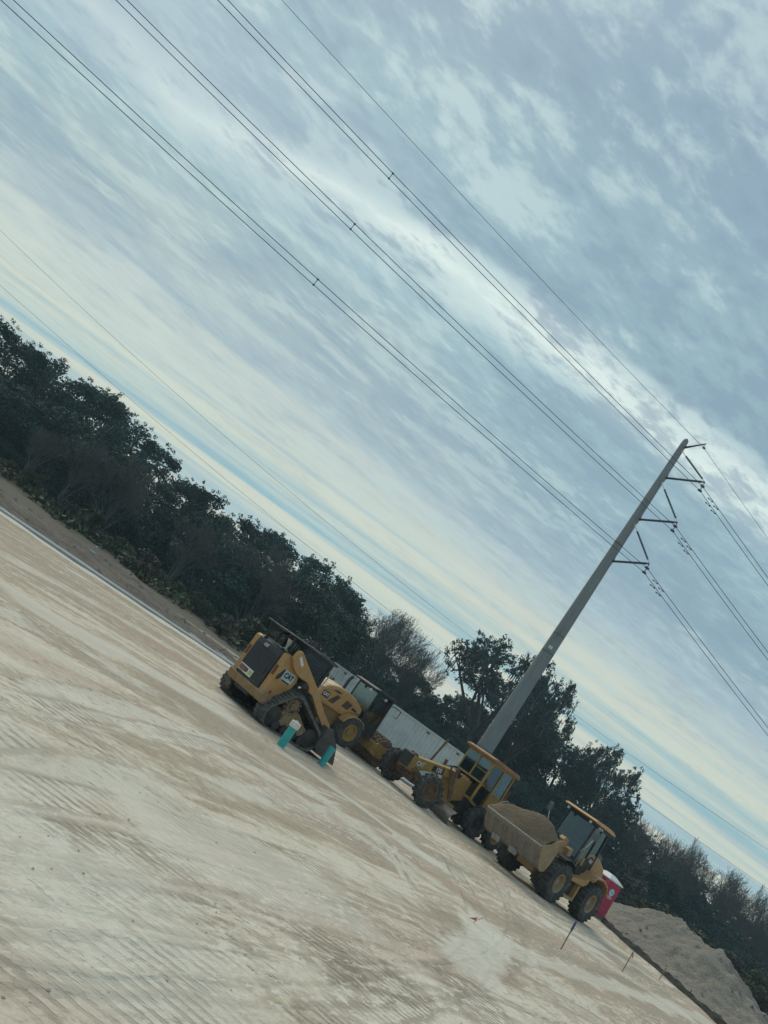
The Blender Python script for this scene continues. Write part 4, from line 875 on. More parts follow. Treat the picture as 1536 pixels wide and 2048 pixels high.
text('CAT', .16, wht, hdo, 'lettering', (-1.08, .638, 1.92), (-1, 0, -.12), (-.12, 0, 1), squash=.9, bold=.04)
MB().b2((-2.95, -.62, .55), (-2.6, .62, 1.2)).build('counterweight', yel, WL, bevel=.06)
for sy in (-1, 1):
    fp = [(-1.02, 1.42), (-1.2, 1.62), (-1.7, 1.68), (-2.2, 1.55), (-2.42, 1.28)]; m_ = MB().prism(fp + [(a, b_ - .06) for a, b_ in fp[::-1]], sy * .60, sy * 1.16); m_.build('rear_fender', yel, WL, bevel=.012)
    fp = [(.42, 1.28), (.62, 1.50), (1.05, 1.60), (1.5, 1.50)]; m_ = MB().prism(fp + [(a, b_ - .035) for a, b_ in fp[::-1]], sy * .66, sy * 1.14); m_.build('front_fender', blk, WL)
    m_ = MB().prism([(.22, 1.02), (.2, 1.15), (-.7, 1.28), (-1.0, 1.42), (-1.0, 1.2), (-.75, 1.05)], sy * .45, sy * 1.02); m_.prism([(.18, 1.03), (.18, .42), (.10, .38), (-.72, .42), (-.72, 1.02), (-.60, 1.02), (-.60, .52), (.05, .50), (.05, 1.02)], sy * .55, sy * .98); m_.build('step', yel, WL, bevel=.015)
    MB().b2((-.6, sy * .45, .5), (.05, sy * .8, 1.0)).build('fuel_tank', dark, WL)
# cab
cb = MB(); ZB, ZT = 1.25, 3.06
f0, f1, r0 = .02, -.18, -1.36
for y in (-.60, .60):
    cb.bar((f0, y, ZB), (f1, y, ZT), .07); cb.bar((-.72, y, ZB), (-.70, y, ZT), .06); cb.bar((r0, y, ZB + .3), (r0 + .08, y, ZT), .08); cb.bar((f0, y, ZB), (r0, y, ZB + .1), .12); cb.bar((f1, y, ZT), (r0, y, ZT), .08)
    cb.prism([(-.02, ZB), (-.72, ZB), (-.72, 1.62), (-.02, 1.5)], y - .02, y + .02); cb.prism([(-.72, ZB), (r0, ZB), (r0, 2.05), (-.72, 1.95)], y - .02, y + .02)
for x, z in ((f0, ZB), (f1, ZT), (r0, 2.05), (r0 + .08, ZT)): cb.bar((x, -.6, z), (x, .6, z), .08)
cb.b2((-1.3, -.58, 1.1), (0, .58, 1.3)); cb.b2((r0 - .02, -.6, 1.3), (r0 + .02, .6, 2.05)); cb.b2((-.06, -.58, 1.3), (-.0, .58, 1.72))
cabo = cb.build('cab', blk, WL)
m_ = MB(); m_.add([(f0, -.57, 1.3), (f0, .57, 1.3), (f1, .57, ZT), (f1, -.57, ZT)], [(0, 1, 2, 3)]); m_.build('windscreen', glzd, cabo)
for y in (-.6, .6):
    m_ = MB(); m_.add([(f0 - .02, y, 1.5), (-.7, y, 1.6), (-.7, y, ZT), (f1, y, ZT)], [(0, 1, 2, 3)]); m_.build('door_window', glzd, cabo); m_ = MB(); m_.add([(-.74, y, 1.95), (r0, y, 2.05), (r0 + .06, y, ZT), (-.74, y, ZT)], [(0, 1, 2, 3)]); m_.build('side_window', glzd, cabo)
m_ = MB(); m_.add([(r0, -.57, 2.05), (r0, .57, 2.05), (r0 + .07, .57, ZT), (r0 + .07, -.57, ZT)], [(0, 1, 2, 3)]); m_.build('rear_window', glzd, cabo)
MB().prism([(-.55, 1.3), (-1.05, 1.3), (-1.1, 1.75), (-1.05, 2.5), (-1.15, 2.5), (-1.25, 1.3)], -.25, .25).build('seat', seatm, cabo, bevel=.03); m_ = MB().b2((-1.0, -.22, 1.72), (-.5, .22, 1.86)); m_.build('seat_cushion', seatm, cabo, bevel=.04)
m_ = MB().cyl((-.2, 0, 1.3), (-.42, 0, 2.0), .05, n=8); m_.lathe([(.18, -.015), (.20, 0), (.18, .015), (.17, 0), (.18, -.015)], (-.45, 0, 2.03), 20, 'z'); m_.build('steering_wheel', mat('grey_wheel', (.12, .14, .14), .5), cabo)
rf = MB().prism([(.25, 3.14), (.28, 3.18), (.1, 3.24), (-.9, 3.28), (-1.35, 3.27), (-1.58, 3.22), (-1.56, 3.15)], -.70, .72).build('roof', orr, WL, bevel=.03)
MB().b2((r0 - .05, -.62, 3.07), (.05, .62, 3.16)).build('roof_base', blk, WL, bevel=.02)
for x, y in ((.14, -.5), (.14, .5), (-.35, .66), (-.55, .66)): MB().cyl((x, y, 3.06), (x + .05, y, 3.06), .05, n=12).build('work_lamp', pale, WL)
for sy in (-1, 1):
    ma = MB().tube([(-.02, sy * .62, 2.0), (.25, sy * .9, 2.25), (.32, sy * 1.02, 2.62)], .018, 6).build('mirror_arm', pale, WL); m_ = MB(); plate(m_, (.34, sy * 1.04, 2.72), (0, 1, 0), (.1, 0, 1), .2, .3, .05); m_.build('mirror', mat('grey_wheel', (.12, .14, .14), .5), ma, bevel=.015)
m_ = MB().tube([(-.02, .68, 1.2), (-.02, .76, 1.4), (-.06, .76, 2.1), (-.1, .68, 2.3)], .017, 6); m_.build('grab_rail', yel, WL)
for y in (-.42, .42): MB().b2((-2.665, y - .1, 1.4), (-2.64, y + .1, 1.52)).build('tail_lamp', redm, WL)
# loader arms and linkage
for sy in (-1, 1): MB().prism([(.55, 1.45), (.50, 1.70), (.75, 1.82), (1.6, 1.55), (2.25, 1.05), (2.72, .96), (2.74, .80), (2.55, .72), (2.1, .80), (1.5, 1.25), (.8, 1.5)], sy * .30, sy * .42).build('lift_arm', yel, WL, bevel=.02)
MB().bar((1.75, -.32, 1.35), (1.75, .32, 1.35), .22).build('cross_tube', yel, WL, bevel=.02)
MB().prism([(1.62, 1.30), (1.75, 1.2), (1.95, 1.4), (2.0, 1.95), (1.86, 2.12), (1.68, 2.08), (1.66, 1.6)], -.11, .11).build('bell_crank', yel, WL, bevel=.02)
MB().cyl((.75, 0, 1.62), (1.35, 0, 1.88), .075, n=14).build('tilt_cylinder', yel, WL, smooth=True); MB().cyl((1.3, 0, 1.86), (1.84, 0, 2.04), .038, n=12).build('piston_rod', chrome, WL, smooth=True)
MB().bar((1.78, 0, 1.28), (2.52, 0, 1.25), .10).build('bucket_link', yel, WL)
m_ = MB().tube([(.7, .12, 1.85), (1.1, .2, 2.08), (1.5, .2, 2.05), (1.8, .2, 1.7)], .028, 7); m_.tube([(.7, .2, 1.8), (1.1, .28, 1.98), (1.55, .28, 1.9), (1.85, .28, 1.5)], .028, 7); m_.build('hose', blk, WL, smooth=True)
m_ = MB().prism([(.6, 1.7), (.9, 1.72), (1.0, 2.0), (.85, 2.12), (.62, 2.08)], .2, .42); m_.prism([(.3, 1.62), (.55, 1.6), (.6, 1.85), (.35, 1.92)], .35, .6); m_.build('valve_block', yel, WL, bevel=.02)
# bucket, rolled back
bo = [(3.46, 1.40), (2.98, .80), (2.78, .72), (2.56, .80), (2.46, 1.10), (2.44, 1.55), (2.50, 1.92)]
bi = [(2.53, 1.92), (2.48, 1.55), (2.50, 1.12), (2.60, .84), (2.78, .77), (2.95, .85), (3.42, 1.44)]
bk = MB().prism(bo + bi, -1.24, 1.22)
bko = bk.build('bucket', dirtm, WL, bevel=.008)
sp_ = [(3.46, 1.42), (2.98, .79), (2.78, .71), (2.56, .79), (2.45, 1.10), (2.43, 1.55), (2.49, 1.94), (2.72, 1.86), (3.05, 1.62)]
MB().prism(sp_, 1.22, 1.255).build('side_plate', mat('bucket_side', (.30, .21, .10), .7, 0, .3, (.25, .22, .18), 2.2, .75), bko); MB().prism(sp_, -1.275, -1.24).build('side_plate', dirtm, bko)
d_ = Vector((3.46 - 2.98, 0, 1.40 - .80)).normalized(); nn_ = Vector((d_.z, 0, -d_.x))
def onfloor(t, y, o_=0.): q = Vector((2.98, 0, .80)) + d_ * t + nn_ * o_; return Vector((q.x, y, q.z))
m_ = MB(); plate(m_, onfloor(.70, -.01, .012), (0, 1, 0), d_, 2.46, .17, .035); m_.build('cutting_edge', mat('edge_steel', (.24, .225, .20), .6, .2, .2, (.3, .25, .19), 4., .7), bko, bevel=.006)
m_ = MB()
for y in (-.95, -.55, -.10, .45, .9): plate(m_, onfloor(.30, y, .008), (0, 1, 0), d_, .22, .62, .02)
m_.build('wear_plate', mat('wear_plate', (.23, .21, .18), .75, .1, .2, (.27, .22, .17), 4., .6), bko, bevel=.004)
for y in (-.62, .16):
    m_ = MB(); plate(m_, onfloor(-.04, y, .06), (0, 1, 0), (.45, 0, .9), .34, .20, .09); m_.build('bracket', mat('pad_grey', (.30, .29, .25), .7), bko, bevel=.02)
# the soil carried in the bucket: a heaped surface with thickness
vs = []; nu, nv = 40, 14
for i in range(nu + 1):
    y = -1.23 + 2.44 * i / nu
    for j in range(nv + 1):
        t_ = j / nv; x = 2.53 + (3.40 - 2.53) * t_; edge_ = math.sin(math.pi * min(1, t_ * 1.05)) ** .7
        prof_y = min(1, (1.23 - abs(y)) / .35)
        base = 1.86 + (1.42 - 1.86) * t_
        hgt = (.42 + .16 * math.sin(y * 2.3 + .6) + .05 * fb(x * 3, y * 3, 1.2, 3.3)) * edge_ * (0.25 + .75 * max(0, prof_y)) - .02 + .05 * abs(fb(x * 6, y * 6, 1.6, 8.1)) * edge_
        vs.append((x, y, base + hgt))
k = len(vs)
for i in range(nu + 1):
    y = -1.23 + 2.44 * i / nu; vs.append((2.60, y, 1.1)); vs.append((3.1, y, 1.15))
fs = [(i * (nv + 1) + j, i * (nv + 1) + j + 1, (i + 1) * (nv + 1) + j + 1, (i + 1) * (nv + 1) + j) for i in range(nu) for j in range(nv)]
for i in range(nu): fs += [(i * (nv + 1), (i + 1) * (nv + 1), k + 2 * (i + 1), k + 2 * i), (i * (nv + 1) + nv, k + 2 * i + 1, k + 2 * i + 3, (i + 1) * (nv + 1) + nv), (k + 2 * i, k + 2 * i + 2, k + 2 * i + 3, k + 2 * i + 1)]
m_ = MB(); m_.add(vs, fs); so_ = m_.build('soil_load', heapmat('load_soil', (.27, .20, .135), (.35, .27, .185)), None, smooth=True)
so_.matrix_world = Matrix.Translation((12.75, 31.45, -.03)) @ Matrix.Rotation(R(220), 4, 'Z') @ Matrix.Scale(1.04, 4)
tag(so_, 'heap of tan soil lying in the raised loader bucket', 'soil heap')

# ------------------------------------------------------------------ transmission pole and lines
PB = Vector((17.42, 66.0, 0)); PT = at(1374.5, 878, 66.0)
TP = empty('transmission_pole', PB, 0, 1, 'very tall tapering grey concrete power pole with three insulated arms on one side', 'power pole')
def L(v): return Vector(v) - PB
hz = PT.z
def prad(z): return lerp(z, [(0, .74), (6, .66), (14, .535), (23, .41), (hz, .265)])
def pax(z): t = z / hz; return Vector(((PT.x - PB.x) * t, 0, z))
def streak(M_, c1, c2, sx, sz, amt):
    n_ = M_.node_tree; b_ = n_.nodes['Principled BSDF']; h_ = N(n_); t_ = h_.new('ShaderNodeTexCoord').outputs['Object']; x_, y_, z_ = h_.sep(t_)
    q_ = h_.noise(h_.comb(h_.m('MULTIPLY', x_, sx), h_.m('MULTIPLY', y_, sx), h_.m('MULTIPLY', z_, sz)), 1., 6., .65); q2 = h_.noise(t_, .8, 5., .6)
    src = b_.inputs['Base Color'].links[0].from_socket
    h_.put(b_.inputs['Base Color'], h_.mix(h_.m('MULTIPLY', h_.m('MULTIPLY', h_.rng(q_, .5, .66), h_.rng(q2, .35, .6)), amt), src, tuple(c1) + (1,)))
streak(conc, (.09, .10, .10), None, 5., .25, .7)
zs = [-.5] + [hz * i / 24 for i in range(1, 24)] + [hz - .75, hz - .2, hz]
mb = MB(); vs = []
for z in zs:
    r_ = prad(z) * (1 if z < hz - .6 else (.85 if z < hz - .1 else .25)); c_ = pax(z)
    for j in range(12): a = 2 * math.pi * (j + .5) / 12; vs.append(c_ + Vector((r_ * math.cos(a), r_ * math.sin(a), 0)))
k = len(zs); mb.add(vs, [(i * 12 + j, i * 12 + (j + 1) % 12, (i + 1) * 12 + (j + 1) % 12, (i + 1) * 12 + j) for i in range(k - 1) for j in range(12)] + [tuple((k - 1) * 12 + j for j in range(12))])
shaft = mb.build('shaft', conc, TP)
for z in (4.3, 13.5, 15.2, 24.5): 
    c_ = pax(z); MB().cyl(c_ - Vector((0, 0, .05)), c_ + Vector((0, 0, .05)), prad(z) + .02, n=12).build('band', mat('band_steel', (.11, .12, .12), .7), shaft)
c_ = pax(13.9) + Vector((-.2, -.62, 0)); MB().box(c_, (.34, .08, .26)).build('marker_plate', pale, shaft, bevel=.01)
DA = 63.7
att = {'top': (1405, 972.5), 'middle': (1350.5, 1052.6), 'bottom': (1294, 1136)}
tip = {'top': (1409.7, 964.4), 'middle': (1355, 1045), 'bottom': (1298.8, 1127.3)}
root = {'top': (1333, 956), 'middle': (1278, 1038), 'bottom': (1223, 1121)}
btop = {'top': (1370, 905), 'middle': (1325, 966), 'bottom': (1271, 1051)}
ad = Vector((2.46, -2.3, 0)).normalized()
def onpole(px, py):
    z = at(px, py, 66 - .3).z; return pax(z) + PB + ad * (prad(z) * .9)
AT = {}
for k_ in ('top', 'middle', 'bottom'):
    a = onpole(*root[k_]); b_ = at(*tip[k_], DA); c_ = onpole(*btop[k_])
    dv = (b_ - a); Ln = dv.length; dn = dv.normalized(); m_ = MB(); pts = []; rs = []
    n_ = 22
    for i in range(n_ + 1):
        for dr_ in ((0, .085), (.35, .085), (.5, .125), (.65, .085)):
            t_ = (i + dr_[0]) / (n_ + 1); 
            pts.append(L(a + dv * (.04 + .9 * t_))); rs.append(dr_[1])
    m_.tube(pts, rs, 8); m_.tube([L(a), L(a + dv * .05)], .12, 8); m_.tube([L(a + dv * .94), L(b_)], .07, 8); m_.build('post_insulator', insm, TP, smooth=True)
    dv2 = (b_ - c_); pts = []; rs = []
    for i in range(22):
        for dr_ in ((0, .035), (.4, .035), (.5, .10), (.6, .035)): t_ = (i + dr_[0]) / 22; pts.append(L(c_ + dv2 * (.16 + .74 * t_))); rs.append(dr_[1])
    m_ = MB().tube(pts, rs, 8); m_.build('brace_insulator', insm, TP, smooth=True)
    m_ = MB().tube([L(c_), L(c_ + dv2 * .17)], .03, 6); m_.tube([L(c_ + dv2 * .89), L(b_)], .03, 6); m_.box(L(c_ - ad * .02), (.16, .16, .3)); m_.build('brace_rod', pale, TP)
    m_ = MB().box(L(a - ad * .03), (.22, .22, .75)); m_.build('bracket', conc, TP)
    up = at(*att[k_], DA); AT[k_] = up
    m_ = MB().tube([L(b_), L(up), L(up - Vector((0, 0, .45)))], .035, 6); m_.box(L(up), (.34, .14, .16)); m_.box(L(up - Vector((0, 0, .45))), (.34, .14, .16)); m_.build('yoke', insm, TP)
a = onpole(1373, 896); b_ = at(1412, 887.8, DA); sh = at(1407.8, 896, DA)
m_ = MB().tube([L(a), L(a + (b_ - a) * .5), L(b_)], [.10, .075, .05], 8); m_.build('shield_arm', insm, TP); m_ = MB().tube([L(b_ + (a - b_) * .08), L(sh)], .03, 6); m_.box(L(sh), (.22, .1, .14)); m_.build('shield_clamp', insm, TP)
AL, KL, CL_ = 3.6072752, .0946181, .00042607
AR, KR, CR = .229025, .232561, .0010016
def span(a0, side, Lmax, nseg=60):
    an_, k1, c1 = (AL, KL, CL_) if side < 0 else (AR, KR, CR); w = Vector((math.cos(an_), math.sin(an_), 0)); out = []
    for i in range(nseg + 1): t_ = Lmax * i / nseg; out.append(a0 + w * t_ + Vector((0, 0, -k1 * t_ + c1 * t_ * t_)))
    return out
def wire_pts(a0): return span(a0, -1, 72)[::-1] + span(a0, 1, 60)[1:]
names = {'top': 'uppermost bundled conductor of two cables, hung from the top arm of the power pole', 'middle': 'middle bundled conductor of two cables, hung from the middle arm of the power pole', 'bottom': 'lowest bundled conductor of two cables, hung from the bottom arm of the power pole'}
spacer_px = {'top': (780, 350), 'middle': (710, 452), 'bottom': (640, 556)}
for k_ in ('top', 'middle', 'bottom'):
    o = empty('conductor_bundle', AT[k_], 0, 1, names[k_], 'power line', 'bundled conductors on the power pole'); a0 = AT[k_]
    for dz_ in (0, -.45): MB().tube([p - a0 + Vector((0, 0, dz_)) for p in wire_pts(a0)], .024, 5).build('cable', cabm, o)
    best = None
    for p in span(a0, -1, 72, 300):
        q = p - CAM; zc = q.dot(Fw)
        if zc > 1:
            e_ = math.hypot(768 + F * q.dot(CX) / zc - spacer_px[k_][0], 1024 - F * q.dot(CY) / zc - spacer_px[k_][1])
            if best is None or e_ < best[0]: best = (e_, p)
    p = best[1] - a0; m_ = MB().tube([p + Vector((0, 0, .03)), p - Vector((0, 0, .48))], .022, 6)
    m_.box(p, (.12, .06, .1)); m_.box(p - Vector((0, 0, .45)), (.12, .06, .1)); m_.build('spacer', cabm, o)
    w = Vector((math.cos(AR), math.sin(AR), 0)).normalized()
    for dz_ in (0, -.45):
        for t_ in (1.3, 2.1):
            p = span(a0, 1, t_, 2)[-1] - a0 + Vector((0, 0, dz_)); m_ = MB().tube([p - w * .22 - Vector((0, 0, .14)), p - Vector((0, 0, .16)), p + w * .22 - Vector((0, 0, .14))], .014, 5)
            m_.cyl(p - w * .28 - Vector((0, 0, .14)), p - w * .12 - Vector((0, 0, .14)), .05, n=8); m_.cyl(p + w * .12 - Vector((0, 0, .14)), p + w * .28 - Vector((0, 0, .14)), .05, n=8); m_.bar(p, p - Vector((0, 0, .16)), .03); m_.build('damper', cabm, o)
o = MB().tube([p for p in wire_pts(sh)], .016, 5).build('shield_wire', cabm); tag(o, 'single thin shield wire running to the small arm at the very top of the pole', 'power line')
def low_line(p3, Y0, Y1, label):
    """parabola through three image points in a vertical plane whose depth runs from Y0 (left) to Y1 (right)"""
    uvs = []
    for px, py in p3:
        r = ray(px, py); x0 = -50; 
        # plane: Y = Y0 + (Y1-Y0)*(X+50)/130
        k1 = (Y1 - Y0) / 130.; k = (Y0 + k1 * 50) / (r.y - k1 * r.x); q = CAM + r * k; uvs.append((q.x, q.z))
    A_ = np.array([[x * x, x, 1] for x, _ in uvs]); co = np.linalg.solve(A_, np.array([z for _, z in uvs])); pts = []
    x0 = uvs[0][0] - 12; x1 = uvs[-1][0] + 14
    for i in range(91): x = x0 + (x1 - x0) * i / 90; pts.append((x, Y0 + (Y1 - Y0) * (x + 50) / 130., co[0] * x * x + co[1] * x + co[2]))
    return tag(MB().tube(pts, .013, 5).build('overhead_wire', cabm), label, 'power line', 'thin wires low over the wood')
low_line([(0, 460), (600, 1000), (1536, 1700)], 74, 71, 'upper of the two thin sagging wires strung low over the treetops')
low_line([(0, 570), (600, 1080), (1300, 1612)], 74.6, 71.6, 'lower of the two thin sagging wires, skimming the dark treetops')

# ------------------------------------------------------------------ trees
rg_ = np.random.default_rng(5)
def leaves(centres, rads, n_each, size, flat=.0, squash=.75, rng=rg_):
    """many small leaf-sized quads scattered around the centres"""
    C_ = np.repeat(np.array(centres), n_each, 0); Rr = np.repeat(np.array(rads), n_each)[:, None]; n_ = len(C_)
    d = rng.normal(size=(n_, 3)); d /= np.linalg.norm(d, axis=1)[:, None]; rr = rng.random((n_, 1)) ** .45
    P_ = C_ + d * rr * Rr * np.array([1, 1, squash])
    a = rng.normal(size=(n_, 3)); a /= np.linalg.norm(a, axis=1)[:, None]; b_ = np.cross(a, rng.normal(size=(n_, 3))); b_ /= np.linalg.norm(b_, axis=1)[:, None]
    s_ = size * (.55 + .9 * rng.random((n_, 1)))
    V = np.stack([P_ - a * s_ * .5, P_ + b_ * s_ * .28, P_ + a * s_ * .5, P_ - b_ * s_ * .28], 1).reshape(-1, 3)
    return V
def leafmesh(name, V, mt):
    n_ = len(V) // 4; me = D.meshes.new(name); me.vertices.add(len(V)); me.vertices.foreach_set('co', V.astype(np.float32).ravel())
    me.loops.add(4 * n_); me.loops.foreach_set('vertex_index', np.arange(4 * n_, dtype=np.int32)); me.polygons.add(n_); me.polygons.foreach_set('loop_start', np.arange(0, 4 * n_, 4, dtype=np.int32)); me.polygons.foreach_set('loop_total', np.full(n_, 4, dtype=np.int32))
    me.update(calc_edges=True); me.materials.append(mt); return me
def grow(m_, p, d, ln, r, depth, prm, tips, rr, twig=None):
    n_ = 4; pts = [p]; rs = [r]; q = Vector(p); dd = Vector(d)
    for i in range(n_):
        dd = (dd + Vector((rr.uniform(-1, 1), rr.uniform(-1, 1), rr.uniform(-.6, .8) + prm['up'])) * prm['wig']).normalized(); q = q + dd * ln / n_; pts.append(q.copy()); rs.append(max(.010, r * (1 - .5 * (i + 1) / n_)))
    tgt = twig if (twig is not None and depth <= prm.get('twigd', 1)) else m_
    tgt.tube(pts, rs, 6 if r > .08 else (4 if r > .03 else 3), cap=False)
    if depth == 0: tips.append((q.copy(), dd.copy())); return
    for i in range(prm['kids']):
        ax = dd.orthogonal().normalized(); ax.rotate(Matrix.Rotation(rr.uniform(0, 6.28), 3, dd)); nd = dd.copy(); nd.rotate(Matrix.Rotation(R(rr.uniform(*prm['ang'])), 3, ax))
        j = rr.choice([2, 3, 4]) if i else 4; grow(m_, pts[j], nd, ln * rr.uniform(*prm['shr']), rs[j] * .8, depth - 1, prm, tips, rr, twig)
TREES = {}
def proto(kind, var):
    """returns list of (child name, mesh) for a tree whose height is 10 m"""
    if (kind, var) in TREES: return TREES[(kind, var)]
    rr = random.Random(100 * var + len(kind) * 7 + ord(kind[0])); rn = np.random.default_rng(var * 31 + ord(kind[0])); out = []
    def me_of(m_, name, mt): me = D.meshes.new(name); me.from_pydata([tuple(v) for v in m_.v], [], m_.f); me.materials.append(mt); [setattr(p, 'use_smooth', True) for p in me.polygons]; return me
    m_ = MB()
    if kind == 'oak':
        cs, rs = [], []
        m_.tube([(0, 0, -.3), (.1, 0, 2), (0, .2, 4.5), (.2, 0, 7)], [.28, .22, .16, .06], 8, cap=False)
        for i in range(34):
            z = rr.uniform(.6, 9.0); w = 3.6 * math.sin(math.pi * min(1, (z + 1.6) / 11.4)) ** .6 * rr.uniform(.35, 1.05); a = rr.uniform(0, 6.28)
            r_ = rr.uniform(.7, 1.45); cs.append((w * math.cos(a), w * math.sin(a), min(z, 10 - r_ * .75))); rs.append(r_)
            if i < 14: m_.tube([(0, 0, z * .55), (cs[-1][0] * .5, cs[-1][1] * .5, z * .8), cs[-1]], [.09, .06, .02], 5, cap=False)
        cs.append((.3, .1, 9.0)); rs.append(1.0)
        V = leaves(cs, [r * .92 for r in rs], 380, .24, rng=rn)
        sub = []; 
        for c_, r_ in zip(cs, rs):
            for q in range(7): d = rn.normal(size=3); d /= np.linalg.norm(d); d[2] = abs(d[2]) * (1 if q < 5 else -1); sub.append(np.array(c_) + d * r_ * rr.uniform(.92, 1.14))
        V = np.vstack([V, leaves(sub, [.26] * len(sub), 24, .17, rng=rn)])
        out = [('trunk', me_of(m_, 'trunk', barkm)), ('crown', leafmesh('crown', V, lf_oak))]
    elif kind == 'moss':
        cs, rs = [], []; m_.tube([(0, 0, -.4), (.12, .1, 1.8), (.0, .2, 3.6)], [.36, .28, .24], 10, cap=False)
        ns = 9
        for k_ in range(ns):
            a = 6.28 * k_ / ns + rr.uniform(-.3, .3); wr = (4.3, 2.2, 3.6)[k_ % 3] + rr.uniform(-.4, .4); zc = 5.0 + rr.uniform(0, 1.4) + (1.8 if wr < 2.8 else 0)
            hub = Vector((wr * math.cos(a), wr * math.sin(a), zc)); bend = Vector((hub.x * .5 + rr.uniform(-.4, .4), hub.y * .5 + rr.uniform(-.4, .4), 3.6 + (zc - 3.6) * rr.uniform(.3, .8)))
            m_.tube([(0, .2, 3.3), (bend * .6 + Vector((0, 0, 1.4))), bend, hub], [.20, .16, .12, .08], 7, cap=False)
            for j in range(11):
                d = rn.normal(size=3); d /= np.linalg.norm(d); d[2] = abs(d[2]) * .8 - .15
                c_ = Vector((hub.x + d[0] * rr.uniform(.7, 2.3), hub.y + d[1] * rr.uniform(.7, 2.3), hub.z + d[2] * 2.2 + .2)); c_.z = min(c_.z, 9.5)
                md = hub.lerp(c_, .5) + Vector((rr.uniform(-.2, .2), rr.uniform(-.2, .2), rr.uniform(-.25, .1)))
                m_.tube([hub, md, c_], [.07, .045, .015], 5, cap=False); cs.append(tuple(c_)); rs.append(rr.uniform(.35, .72))
        sub = []
        for c_, r_ in zip(cs, rs):
            for q in range(6): d = rn.normal(size=3); d /= np.linalg.norm(d); sub.append(np.array(c_) + d * r_ * 1.25)
        V = np.vstack([leaves(cs, [r * .78 for r in rs], 75, .18, squash=.6, rng=rn), leaves(sub, [.26] * len(sub), 20, .17, rng=rn)])
        ms = MB()
        for c_, r_ in zip(cs, rs):
            for q in range(rr.choice([0, 2, 4, 6])):
                x, y = c_[0] + rr.uniform(-r_, r_), c_[1] + rr.uniform(-r_, r_); l_ = rr.uniform(.3, 1.1); w_ = rr.uniform(.03, .07); z = c_[2] - r_ * .3; a = rr.uniform(0, 3.14)
                dx_, dy_ = math.cos(a) * w_, math.sin(a) * w_
                ms.add([(x - dx_, y - dy_, z), (x + dx_, y + dy_, z), (x + dx_ * .8 + .05, y + dy_ * .8, z - l_ * .6), (x + .04, y, z - l_), (x - dx_ * .8 + .03, y - dy_ * .8, z - l_ * .55)], [(0, 1, 2, 3, 4)])
        out = [('trunk', me_of(m_, 'trunk', barkm)), ('crown', leafmesh('crown', V, lf_moss)), ('moss', me_of(ms, 'moss', mossm))]
    elif kind == 'bare':
        tips = []; tw = MB(); prm = dict(up=.28, wig=.20, kids=3, ang=(12, 40), shr=(.58, .82), twigd=3)
        for i in range(4 + var % 2):
            a = 6.28 * i / 4 + rr.uniform(-.4, .4); grow(m_, Vector((0, 0, -.2 if i == 0 else .3)), Vector((math.cos(a) * .35, math.sin(a) * .35, 1)).normalized(), 3.2, .13, 6, prm, tips, rr, tw)
        T_ = [np.array(t[0]) for t in tips]; mz = max(t[2] for t in T_); k = 10 / mz
        pick = [t for t in T_ if rr.random() < .5]; V = leaves(pick, [.15] * len(pick), 2, .09, rng=rn)
        a_ = me_of(m_, 'trunk', twigm); b2_ = me_of(tw, 'branches', twigm); a_.transform(Matrix.Scale(k, 4)); b2_.transform(Matrix.Scale(k, 4)); out = [('trunk', a_), ('branches', b2_), ('leaves', leafmesh('leaves', V * k, lf_brown))]
    elif kind in ('brush', 'brownbrush'):
        cs, rs = [], []
        for i in range(16): a = rr.uniform(0, 6.28); w = rr.uniform(0, 4.2); z = rr.uniform(.8, 8.4 - w * .8); cs.append((w * math.cos(a), w * math.sin(a), z)); rs.append(rr.uniform(1.1, 2.2)); m_.tube([(cs[-1][0] * .2, cs[-1][1] * .2, -.1), (cs[-1][0] * .6, cs[-1][1] * .6, z * .6), cs[-1]], [.10, .07, .03], 4, cap=False)
        V = leaves(cs, rs, 190, .55, rng=rn); out = [('stems', me_of(m_, 'stems', barkm)), ('foliage', leafmesh('foliage', V, lf_brush if kind == 'brush' else lf_brown))]
    TREES[(kind, var)] = out; return out
ORD = ['first', 'second', 'third', 'fourth', 'fifth', 'sixth', 'seventh', 'eighth', 'ninth', 'tenth', 'eleventh', 'twelfth', 'thirteenth', 'fourteenth', 'fifteenth', 'sixteenth', 'seventeenth', 'eighteenth', 'nineteenth', 'twentieth', 'twenty-first', 'twenty-second', 'twenty-third', 'twenty-fourth']
cnt = [0]
def tree(kind, px, py, Y, w=1., label='', group=None, base=0., cat='tree', name=None):
    """a tree of height given by its top pixel, standing at depth Y; w widens the crown"""
    top = at(px, py, Y); Hh = top.z - base; var = cnt[0] % 3; cnt[0] += 1
    nm = name or {'oak': 'oak_tree', 'moss': 'moss_oak', 'bare': 'bare_tree', 'brush': 'bush', 'brownbrush': 'bush'}[kind]
    o = empty(nm, (top.x, Y, base), rnd.uniform(0, 6.28), 1, label, cat, group)
    s = Hh / 10.; wx = w * s
    for cn, me in proto(kind, var):
        c_ = D.objects.new(cn, me); col.objects.link(c_); c_.parent = o; c_.scale = (wx, wx, s)
    return o
